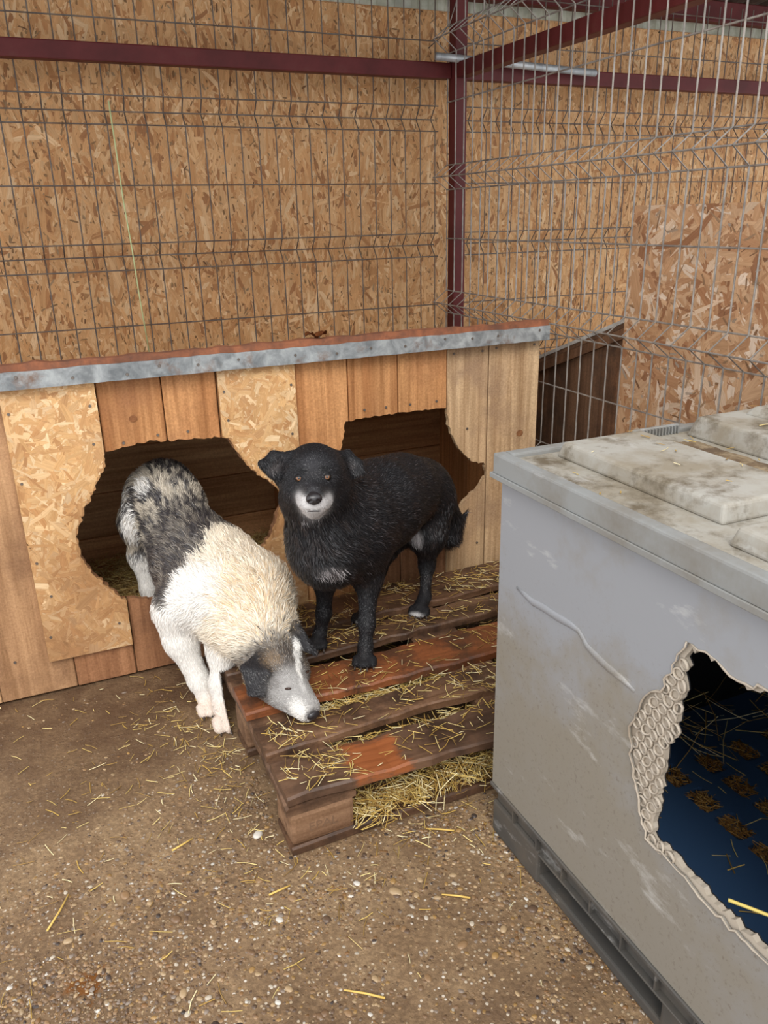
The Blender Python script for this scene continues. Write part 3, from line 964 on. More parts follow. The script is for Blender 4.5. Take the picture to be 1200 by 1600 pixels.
sheet = box('osb_sheet', (1.292, -.75, .0), (1.307, .625, 1.250), MAT['osb_core'], None, .001)
tag(sheet, 'coarse-stranded OSB sheet standing upright behind the side fence', 'board')
strands('osb_strands', sheet, (1.292, -.75, .25), (0, 1, 0), (0, 0, 1), (-1, 0, 0), 1.375, 1.0, 14000, (.04, .15), (.006, .030), any_ang, PAL_SHEET, 61, .002)
strands('osb_flecks', sheet, (1.2912, -.75, .25), (0, 1, 0), (0, 0, 1), (-1, 0, 0), 1.375, 1.0, 1500, (.012, .05), (.002, .008), any_ang, PAL_SHEET * .55, 63)

# ------------------------------------------------------------------ the timber pallet
pal = empty('wooden_pallet', (0, 0, 0), 'weathered brown wooden pallet strewn with straw in front of the kennel', 'pallet')
def worn_board(name, x0, x1, y0, y1, z0, z1, mat, parent, seed, axis='x', amp=.0025, taper=0):
    r = random.Random(seed)
    n = 26 if axis == 'x' else 16
    bm = bmesh.new()
    prof = [(0, 0), (0, .75), (.04, .96), (.12, 1), (.5, 1.0), (.88, 1), (.96, .95), (1, .7), (1, 0)]
    rings = []
    ph = r.uniform(0, 9)
    for i in range(n + 1):
        t = i / n
        e0 = r.uniform(-amp, amp) + amp * 1.2 * math.sin(t * 7 + ph); e1 = r.uniform(-amp, amp) + amp * math.sin(t * 5 + ph * 2); ez = r.uniform(-amp, amp) * .5
        if i in (0, n): ez -= .003
        ring = []
        for u, w in prof:
            if axis == 'x':
                y = (y0 + e0) + ((y1 + e1) - (y0 + e0)) * u
                p = (x0 + (x1 - x0) * t, y, z0 + (z1 + ez - z0) * w - (.0015 * math.sin(math.pi * u) if w == 1 else 0))
            else:
                x = (x0 + e0) + ((x1 + e1) - (x0 + e0)) * u
                p = (x, y0 + (y1 - y0) * t, z0 + (z1 + ez - z0) * w)
            ring.append(bm.verts.new(p))
        rings.append(ring)
    m = len(prof)
    for a, b in zip(rings[:-1], rings[1:]):
        for k in range(m):
            bm.faces.new((a[k], a[(k + 1) % m], b[(k + 1) % m], b[k]))
    bm.faces.new(rings[0][::-1]); bm.faces.new(rings[-1])
    return bm_to(name, bm, mat, parent, False)
BOARDS = [(-.010, .118, 'pallet_front'), (.160, .262, 'pallet'), (.312, .455, 'pallet_red'), (.508, .604, 'pallet'), (.648, .812, 'pallet')]
for i, (y0, y1, m) in enumerate(BOARDS):
    worn_board('top_board', .001, 1.199, y0, y1, .122, .144, MAT[m], pal, 100 + i, amp=.0055)
for i, (x0, x1) in enumerate(((.0, .145), (.528, .672), (1.055, 1.2))):
    worn_board('cross_board', x0, x1, -.006, .806, .100, .1215, MAT['pallet'], pal, 120 + i, axis='y')
    for j, (y0, y1) in enumerate(((-.006, .098), (.35, .45), (.706, .806))):
        bb = box('block', (x0 + .002, y0, .0225), (x1 - .002, y1, .0995), MAT['pallet_block'], pal, .010, 2, .0015)
        if i == 0 and j == 0: corner_block = bb
for i, (y0, y1) in enumerate(((-.008, .095), (.352, .448), (.708, .806))):
    worn_board('bottom_board', .002, 1.198, y0, y1, .0, .022, MAT['pallet'], pal, 140 + i)
# a bare scuffed patch in the front board shows the red heartwood
# faint branded letters on the corner block
def letters(txt, size, loc, rot, mat, parent, name, ext=.0006):
    cu = bpy.data.curves.new(name, 'FONT')
    cu.body = txt; cu.size = size; cu.extrude = ext; cu.resolution_u = 3
    t = bpy.data.objects.new(name, cu); COL.objects.link(t)
    t.location = loc; t.rotation_euler = rot
    dg = bpy.context.evaluated_depsgraph_get(); dg.update()
    me = bpy.data.meshes.new_from_object(t.evaluated_get(dg))
    me.transform(t.matrix_world)
    bpy.data.objects.remove(t)
    return link(name, me, mat, parent)
letters('EPAL', .030, (.040, -.0062, .048), (math.pi / 2, 0, 0), MAT['brand'], corner_block, 'branded_letters')

# loose straw on the pallet, in its gaps and on the floor
r = np.random.default_rng(71)
n = 9500
X = r.uniform(.02, 1.1, n); Y = r.uniform(.0, .81, n)
Z = np.full(n, .1465)
gap = np.ones(n, bool)
for y0, y1, _ in BOARDS: gap &= ~((Y > y0 - .004) & (Y < y1 + .004))
keep = ~gap & (r.uniform(0, 1, n) < .42 * (.35 + .9 * np.sin(X * 6 + Y * 9) ** 2 * (.6 + .4 * np.cos(X * 11 - Y * 7))))
keep &= ~((Y > .31) & (Y < .46) & (r.uniform(0, 1, n) < .65))
keep &= ~((Y > .02) & (Y < .11) & (X > .16) & (X < .27) & (r.uniform(0, 1, n) < .9))
X, Y, Z, gap = X[keep], Y[keep], Z[keep], gap[keep]; n = len(X)
P = np.stack([X, Y, Z + np.abs(r.normal(0, .0018, n))], 1)
D = flat_dirs(r, n, .05); L = r.uniform(.012, .05, n)
o = straws('loose_straw', P, D, L, r.uniform(.0011, .0024, n), 72)
tag(o, 'short straw bits scattered over the pallet boards', 'straw', kind='stuff')
# straw packed in the gaps below the boards
n = 3800
gaps = [(.118, .160), (.262, .312), (.455, .508), (.604, .648)]
gi = r.choice(4, n, p=[.36, .34, .12, .18])
Y = np.array([r.uniform(gaps[g][0] - .012, gaps[g][1] + .012) for g in gi]); X = r.uniform(.15, 1.05, n)
fill = np.array([.096, .108, .05, .07])[gi]
Z = fill + r.normal(0, .008, n)
D = flat_dirs(r, n, .12); D[:, 1] *= .45
o = straws('packed_straw', np.stack([X, Y, np.clip(Z, .03, .132)], 1), D, r.uniform(.02, .06, n), r.uniform(.0012, .0024, n), 73)
tag(o, 'straw packed into the gaps between the pallet boards', 'straw', kind='stuff')
# straw spilling out under the front board
n = 900
X = r.uniform(.15, .52, n); Y = r.normal(.035, .028, n); Z = .026 + np.abs(r.normal(0, .020, n)) * np.clip((X - .1) / .3, .3, 1)
o = straws('spilled_straw', np.stack([X, np.clip(Y, -.03, .12), np.clip(Z, .006, .09)], 1), flat_dirs(r, n, .35), r.uniform(.02, .06, n), r.uniform(.0012, .0026, n), 74, bright=1.08)
tag(o, 'pale straw spilling out under the front pallet board', 'straw', kind='stuff')
# floor straw
n = 5200
X = r.uniform(-.65, .5, n); Y = r.uniform(-.62, .86, n)
d = .03 + .75 * np.exp(-((X + .05) ** 2 / .02 + (Y - .52) ** 2 / .06)) + .35 * np.exp(-((X - .0) ** 2 / .012 + (Y - .2) ** 2 / .09)) + .14 * np.exp(-((X + .25) ** 2 / .08 + (Y - .3) ** 2 / .12)) + .28 * np.exp(-((X - .25) ** 2 / .05 + (Y + .08) ** 2 / .01)) + .5 * np.exp(-((X - .42) ** 2 / .004 + (Y + .04) ** 2 / .006))
keep = (r.uniform(0, 1, n) < d) & ~((X > -.005) & (Y > -.012)) & ~((X > .42) & (Y < -.1))
X, Y = X[keep], Y[keep]; n = len(X)
Z = .0026 + np.abs(r.normal(0, .0015, n))
o = straws('floor_straw', np.stack([X, Y, Z], 1), flat_dirs(r, n, .03), r.uniform(.010, .045, n), r.uniform(.0010, .0026, n), 75)
tag(o, 'short yellow straw bits scattered over the concrete floor', 'straw', kind='stuff')
# longer single stalks lying on the floor
STALKS = [(.015, -.36, .072, 2.5, 'long brown straw stalk lying near the picture bottom'),
          (.255, -.245, .055, 2.55, 'straw stalk lying left of the grey box base'),
          (-.05, -.085, .045, .12, 'straw stalk lying below the pallet corner'),
          (-.45, .045, .085, 1.05, 'long thin straw stalk on bare concrete towards the picture edge'),
          (-.20, .12, .05, .35, 'straw stalk lying midway on the open concrete'),
          (.31, -.075, .06, 2.6, 'pale straw stalk lying just before the pallet front')]
for x, y, l_, a, lb in STALKS:
    c, s = math.cos(a) * l_ / 2, math.sin(a) * l_ / 2
    V, F = tube_geo([(x - c, y - s, .004), (x + .002, y, .0042), (x + c, y + s, .004)], [.0022, .0021, .0016], 5)
    o = mesh_obj('straw_stalk', V, F, MAT['straw'], None, True, np.repeat([lin(214, 178, 96)], len(V), 0))
    tag(o, lb, 'straw')

# ------------------------------------------------------------------ grey plastic box kennel
BX, BX1, BY, BY1 = .410, 1.160, -.118, -1.30
BZ0, BZ1 = .128, .812
WT = .030
pbox = empty('plastic_box', (.8, -.7, 0), 'grey plastic pallet box used as a kennel with a gnawed hole and lid', 'kennel')
to_side = lambda u, v, d: (d, u, v)
HOLE_O = [(-.584, .697), (-.570, .660), (-.548, .600), (-.520, .575), (-.503, .535), (-.497, .491), (-.506, .450), (-.524, .408), (-.540, .370), (-.552, .340),
          (-.60, .342), (-.634, .339), (-.684, .327), (-.781, .330), (-.86, .345), (-.93, .40), (-.96, .50), (-.93, .62), (-.86, .70), (-.78, .715), (-.715, .700), (-.683, .688), (-.636, .696)]
HOLE_I = [(-.587, .690), (-.580, .637), (-.579, .590), (-.577, .553), (-.566, .510), (-.563, .470), (-.561, .430), (-.560, .390), (-.556, .352),
          (-.60, .350), (-.634, .347), (-.684, .335), (-.781, .338), (-.85, .352), (-.92, .41), (-.95, .50), (-.92, .61), (-.85, .692), (-.78, .706), (-.715, .692), (-.683, .681), (-.636, .689)]
JO = jagged(HOLE_O, .010, .0026, 41); JI = jagged(HOLE_I, .007, .0036, 43)
def side_cut(poly):
    bm = prism_bm(poly, to_side, BX - .1, BX + .1)
    me = bpy.data.meshes.new('cut'); bm.to_mesh(me); bm.free(); return me
def side_slab(name, x0, x1, hole, mat, parent):
    bm = bmesh.new(); bm_box(bm, (x0, BY1, BZ0), (x1, BY, BZ1), 0)
    bmesh.ops.recalc_face_normals(bm, faces=bm.faces[:])
    p = boolean_cut(bm, [side_cut(hole)])
    return bm_to(name, p[0], mat, parent)
outer = side_slab('side_wall', BX, BX + .003, JO, MAT['plastic_wall'], pbox)
core = side_slab('core_layer', BX + .0045, BX + .0135, JI, MAT['core'], outer)
side_slab('inner_skin', BX + .0140, BX + .0160, JI, MAT['black_plastic'], outer)
# open honeycomb cells where the outer skin is chewed away
pit = .0188
cell_meshes = []
rr = random.Random(12)
for q in range(4):
    V, F = [], []
    nS, nT = 10, 5
    for i in range(nS):
        a = 2 * math.pi * i / nS
        R0 = .0086 * (1 + .10 * math.sin(a * 2 + q) + rr.uniform(-.06, .06))
        for j in range(nT):
            b = 2 * math.pi * j / nT
            rad = R0 + .0016 * math.cos(b)
            V.append((-.0030 * math.sin(b) - .0010, math.cos(a) * rad * .88, math.sin(a) * rad * 1.02))
    for i in range(nS):
        for j in range(nT):
            F.append((i * nT + j, ((i + 1) % nS) * nT + j, ((i + 1) % nS) * nT + (j + 1) % nT, i * nT + (j + 1) % nT))
    me = bpy.data.meshes.new('honeycomb_cell'); me.from_pydata(V, [], F); me.materials.append(MAT['core'])
    me.polygons.foreach_set('use_smooth', np.ones(len(me.polygons), dtype=bool))
    cell_meshes.append(me)
cells = []
zi = 0
z = .345
while z < .69:
    y = -.60 + (pit / 2 if zi % 2 else 0)
    while y < -.48:
        cells.append((y + rr.uniform(-.0012, .0012), z + rr.uniform(-.0012, .0012)))
        y += pit
    z += pit * .93; zi += 1
inO = inside(HOLE_O, cells); inI = inside([(a - .004, b) for a, b in HOLE_I], cells)
for (y, z), a, b in zip(cells, inO, inI):
    if a and not b:
        o = bpy.data.objects.new('honeycomb_cell', rr.choice(cell_meshes)); COL.objects.link(o)
        o.location = (BX + .0040, y, z)
        o.rotation_euler = (rr.uniform(-.3, .3), rr.uniform(-.15, .15), rr.uniform(-.2, .2))
        set_parent(o, outer)
# crumpled torn rim of the skin along the hole
def rim_bead(poly, lo, hi, rad, name):
    pts = [(BX - .001, y, z) for y, z in poly[lo:hi]]
    rads = [rad * rr.uniform(.55, 1.35) for _ in pts]
    V, F = tube_geo(pts, rads, 6)
    return mesh_obj(name, V, F, MAT['core'], outer, True)
rim_bead(JO, 0, len(JO), .0016, 'torn_edge')
# weld bead scar
scar = [(-.178, .601), (-.205, .598), (-.228, .595), (-.265, .599), (-.303, .600), (-.335, .603), (-.360, .602), (-.372, .594), (-.382, .586), (-.41, .580), (-.438, .576), (-.47, .574), (-.497, .569)]
ws = tube('weld_scar', [(0, y, z) for y, z in scar], [.003, .006, .0075, .008, .008, .007, .005, .005, .006, .0075, .0075, .006, .003], MAT['plastic_wall'], None, 8)
ws.data.transform(Matrix.Translation((BX, 0, 0)) @ Matrix.Diagonal((.38, 1, 1, 1)))
set_parent(ws, outer)
# clean worn patch low on the wall
# other walls and the blue slotted floor
box('far_wall', (BX + .0235, BY - WT, BZ0), (BX1 - WT - .0005, BY, BZ1), MAT['plastic_wall'], pbox, .002)
box('right_wall', (BX1 - WT, BY1, BZ0), (BX1, BY, BZ1), MAT['plastic_wall'], pbox, .002)
box('near_wall', (BX + .0235, BY1, BZ0), (BX1 - WT - .0005, BY1 + WT, BZ1), MAT['plastic_wall'], pbox, .002)
box('inner_lining', (BX + .0240, BY - WT - .004, BZ0 + .03), (BX1 - WT - .001, BY - WT - .0005, BZ1 - .02), MAT['black_plastic'], pbox, 0)
box('inner_lining', (BX1 - WT - .005, BY1 + WT + .001, BZ0 + .03), (BX1 - WT - .001, BY - WT - .005, BZ1 - .02), MAT['black_plastic'], pbox, 0)
bm = bmesh.new(); bm_box(bm, (BX + .0245, BY1 + WT + .001, .150), (BX1 - WT - .006, BY - WT - .005, .172), 0)
bmesh.ops.recalc_face_normals(bm, faces=bm.faces[:])
slots = []
cuts = []
for sx in (.695, .790, .885, .980, 1.065):
    for k in range(12):
        y0 = -.275 - k * .078
        slots.append((sx, sx + .046, y0 - .063, y0))
        c = bmesh.new(); bm_box(c, (sx, y0 - .063, .153), (sx + .046, y0, .2), .004)
        bmesh.ops.recalc_face_normals(c, faces=c.faces[:])
        for f in c.faces: pass
        cuts.append(c)
cm = bmesh.new()
for c in cuts:
    me = bpy.data.meshes.new('t'); c.to_mesh(me); c.free(); cm.from_mesh(me); bpy.data.meshes.remove(me)
cme = bpy.data.meshes.new('cut'); cm.to_mesh(cme); cm.free()
pcs = boolean_cut(bm, [cme])
fl = bm_to('box_floor', max(pcs, key=lambda b: len(b.faces)), MAT['blue'], pbox)
r = np.random.default_rng(81)
P = []
for (x0, x1, y0, y1) in slots:
    if r.uniform() < .93:
        k = 85
        P.append(np.stack([r.uniform(x0 + .004, x1 - .004, k), r.uniform(y0 + .006, y1 - .006, k), .166 + np.abs(r.normal(0, .0035, k))], 1))
P = np.concatenate(P); n = len(P)
D = flat_dirs(r, n, .1); D[:, 0] *= .7
o = straws('slot_straw', P, D, r.uniform(.012, .032, n), r.uniform(.0014, .003, n), 82, pal=np.array([lin(176, 132, 72), lin(150, 106, 56), lin(196, 156, 92), lin(120, 84, 46)]))
tag(o, 'trodden straw filling the slots of the blue box floor', 'straw', kind='stuff')
n = 60
P = np.stack([r.uniform(.45, .95, n), r.uniform(-.85, -.25, n), np.full(n, .1745)], 1)
o = straws('loose_straw', P, flat_dirs(r, n, .01), r.uniform(.02, .05, n), r.uniform(.0015, .003, n), 83)
tag(o, 'few loose straw bits on the blue box floor', 'straw', kind='stuff')
n = 70
P = np.stack([r.uniform(.75, 1.12, n), r.uniform(-.33, -.17, n), r.uniform(.175, .24, n) * 1.0], 1)
o = straws('corner_straw', P, flat_dirs(r, n, .5), r.uniform(.05, .13, n), r.uniform(.0014, .0026, n), 84)
tag(o, 'dark heap of straw in the back corner of the grey box', 'straw', kind='stuff')
V, F = tube_geo([(.435, -.690, .338), (.47, -.735, .335), (.50, -.79, .31)], [.0028, .0026, .0018], 6)
o = mesh_obj('straw_stalk', V, F, MAT['straw'], None, True, np.repeat([lin(226, 200, 110)], len(V), 0))
tag(o, 'long yellow straw stalk poking over the gnawed box edge', 'straw')

# lid
lid = bpy.data.objects.new('lid', None)
LX, LY = BX - .012, BY + .014
LX1, LY1 = BX1 + .010, BY1 - .01
LZ0, LZ1 = .798, .838
bm = bmesh.new()
def ring_frame(bm, lo, hi, w, z0, z1):
    bm_box(bm, (lo[0], lo[1], z0), (lo[0] + w, hi[1], z1), .004, 2)
    bm_box(bm, (hi[0] - w, lo[1], z0), (hi[0], hi[1], z1), .004, 2)
    bm_box(bm, (lo[0] + w, lo[1], z0), (hi[0] - w, lo[1] + w, z1), .004, 2)
    bm_box(bm, (lo[0] + w, hi[1] - w, z0), (hi[0] - w, hi[1], z1), .004, 2)
def smooth_prism(bm, x0, x1, y0, y1, z0, z1, inset):
    v0 = [bm.verts.new(p) for p in ((x0, y0, z0), (x1, y0, z0), (x1, y1, z0), (x0, y1, z0))]
    v1 = [bm.verts.new(p) for p in ((x0 + inset, y0 + inset, z1), (x1 - inset, y0 + inset, z1), (x1 - inset, y1 - inset, z1), (x0 + inset, y1 - inset, z1))]
    fs = [bm.faces.new(v1), bm.faces.new(v0[::-1])]
    for i in range(4):
        fs.append(bm.faces.new((v0[i], v0[(i + 1) % 4], v1[(i + 1) % 4], v1[i])))
    bmesh.ops.bevel(bm, geom=list({e for f in fs for e in f.edges}), offset=.006, segments=3, affect='EDGES', profile=.5)
ring_frame(bm, (LX, LY1), (LX1, LY), .024, LZ0, LZ1)
rim = bm_to('lid_rim', bm, MAT['plastic_rim'], pbox)
bm = bmesh.new()
bm_box(bm, (LX - .004, LY1 - .004, LZ0 - .006), (LX - .0005, LY + .004, LZ0 + .004), .001)
bm_box(bm, (LX - .0003, LY + .0005, LZ0 - .006), (LX1, LY + .004, LZ0 + .004), .001)
bm_to('rim_lip', bm, MAT['plastic_rim'], rim)
deck = box('lid_deck', (LX + .0245, LY1 + .0245, LZ0 + .012), (LX1 - .0245, LY - .0245, .829), MAT['plastic_top'], pbox, 0)
for i, (x0, x1, y0, y1, zt, ins) in enumerate([(.500, .690, -.535, -.150, .857, .008), (.800, 1.135, -.62, -.150, .868, .012), (.455, .690, -1.20, -.585, .857, .008), (.80, 1.135, -1.20, -.66, .866, .012), (.90, 1.10, -.55, -.19, .884, .012)]):
    bm = bmesh.new(); smooth_prism(bm, x0, x1, y0, y1, .828 if i != 4 else .866, zt, ins)
    bm_to('raised_panel', bm, MAT['plastic_top'], pbox, False)
# small ribs on the inner side of the far rim
for k in range(14):
    x = .695 + k * .0078
    box('rim_rib', (x, LY - .030, .8295), (x + .0025, LY - .0242, .8445), MAT['plastic_rim'], rim, 0)
box('rim_ledge', (.692, LY - .0241, .8385), (.805, LY - .016, .8465), MAT['plastic_rim'], rim, .002)
# dirt and straw caked in the channel of the lid
def dirt_patch(name, x0, x1, y0, y1, z, seed, h=.004):
    r = np.random.default_rng(seed)
    nx, ny = 14, 40
    xs, ys = np.linspace(0, 1, nx), np.linspace(0, 1, ny)
    U, W = np.meshgrid(xs, ys, indexing='ij')
    edge = np.minimum(np.minimum(U, 1 - U) * 3, np.minimum(W, 1 - W) * 6).clip(0, 1)
    Zh = z - .001 + h * edge * r.uniform(.5, 1.1, U.shape)
    V = np.stack([x0 + (x1 - x0) * U + r.normal(0, .002, U.shape), y0 + (y1 - y0) * W + r.normal(0, .002, U.shape), Zh], -1).reshape(-1, 3)
    i = np.arange(nx * ny).reshape(nx, ny)
    Fq = np.stack([i[:-1, :-1], i[1:, :-1], i[1:, 1:], i[:-1, 1:]], -1).reshape(-1, 4)
    return fast_mesh(name, V, Fq.ravel(), np.full(len(Fq), 4), MAT['dirt'], pbox, True)
tag(dirt_patch('dirt_layer', .694, .797, -.62, -.152, .829, 91), kind='stuff')
r = np.random.default_rng(92)
n = 170
X = r.uniform(.43, 1.1, n); Y = r.uniform(-.70, -.15, n)
k = r.uniform(0, 1, n) < np.where((X > .69) & (X < .80), 1, .35)
X, Y = X[k], Y[k]; n = len(X)
Z = np.full(n, .8315)
Z[(X > .50) & (X < .69) & (Y > -.53)] = .8595
Z[(X > .69) & (X < .80)] = .8335
Z[(X > .80)] = .8705
Z[(X > .90) & (X < 1.12) & (Y > -.55) & (Y < -.19)] = .887
Z[(X > .455) & (X < .69) & (Y < -.585)] = .8595
o = straws('lid_straw', np.stack([X, Y, Z], 1), flat_dirs(r, n, .02), r.uniform(.008, .028, n), r.uniform(.001, .0025, n), 93)
tag(o, 'small straw bits scattered on the grey box lid', 'straw', kind='stuff')

# the moulded base the box stands on
bm = bmesh.new(); bm_box(bm, (BX - .004, BY1, .118), (BX1, BY + .004, .1275), .002)
bm_to('base_flange', bm, MAT['plastic_base'], pbox)
bm = bmesh.new(); bm_box(bm, (BX + .012, BY1, .080), (BX + .020, BY - .004, .1175), .001); bm_to('base_web', bm, MAT['plastic_base'], pbox)
bm = bmesh.new(); bm_box(bm, (BX + .000, BY1, .076), (BX + .022, BY - .170, .0805), .001); bm_to('base_lower_flange', bm, MAT['plastic_base'], pbox)
yb_ = BY - .075
while yb_ > BY1 + .05:
    box('base_rib', (BX + .001, yb_ - .004, .0808), (BX + .0118, yb_, .1178), MAT['plastic_base'], pbox, 0)
    yb_ -= .082
for i, (y1, y0) in enumerate(((BY + .002, BY - .165), (-.62, -.80), (-1.13, BY1))):
    box('base_foot', (BX + .004, y0, .0005), (BX + .15, y1, .0795), MAT['plastic_base'], pbox, .006, 2)
    box('base_foot', (BX1 - .15, y0, .0005), (BX1, y1, .0795), MAT['plastic_base'], pbox, .006, 2)
bm = bmesh.new(); bm_box(bm, (BX + .010, BY1, .0006), (BX + .11, BY - .02, .022), .004, 2)
bm_to('base_runner', bm, MAT['plastic_base'], pbox)
bm = bmesh.new(); bm_box(bm, (BX + .16, BY1, .0815), (BX1, BY - .004, .1175), .002); bm_to('base_deck', bm, MAT['plastic_base'], pbox)
bpy.data.objects.remove(lid)

# ------------------------------------------------------------------ animals: one continuous blended surface per body
def form_dist(f, P):
    if f[0] == 'rc':
        a, b = np.array(f[1]), np.array(f[2]); ra, rb = f[3], f[4]
        ba = b - a; pa = P - a
        t = np.clip(pa @ ba / (ba @ ba + 1e-12), 0, 1)
        return np.linalg.norm(pa - t[..., None] * ba, axis=-1) - (ra + (rb - ra) * t)
    a, b, c = (np.array(q) for q in f[1:4]); rad = f[4]
    ba, cb, ac = b - a, c - b, a - c
    nor = np.cross(ba, ac)
    pa, pb, pc = P - a, P - b, P - c
    def ed(e, p):
        t = np.clip(p @ e / (e @ e + 1e-12), 0, 1)
        return ((p - t[..., None] * e) ** 2).sum(-1)
    ins = (np.sign(pa @ np.cross(ba, nor)) + np.sign(pb @ np.cross(cb, nor)) + np.sign(pc @ np.cross(ac, nor))) < 2
    d2 = np.where(ins, np.minimum(np.minimum(ed(ba, pa), ed(cb, pb)), ed(ac, pc)), (pa @ nor) ** 2 / (nor @ nor + 1e-15))
    return np.sqrt(d2) - rad
def form_k(f): return f[5]
def form_pts(f): return ([f[1], f[2]], max(f[3], f[4])) if f[0] == 'rc' else ([f[1], f[2], f[3]], f[4])
def smin(a, b, k):
    h = np.maximum(k - np.abs(a - b), 0) / k
    return np.minimum(a, b) - h * h * k * .25
def body_sdf(forms, P):
    D = np.full(P.shape[:-1], 1.0)
    for f in forms:
        D = smin(D, form_dist(f, P), form_k(f))
    return D
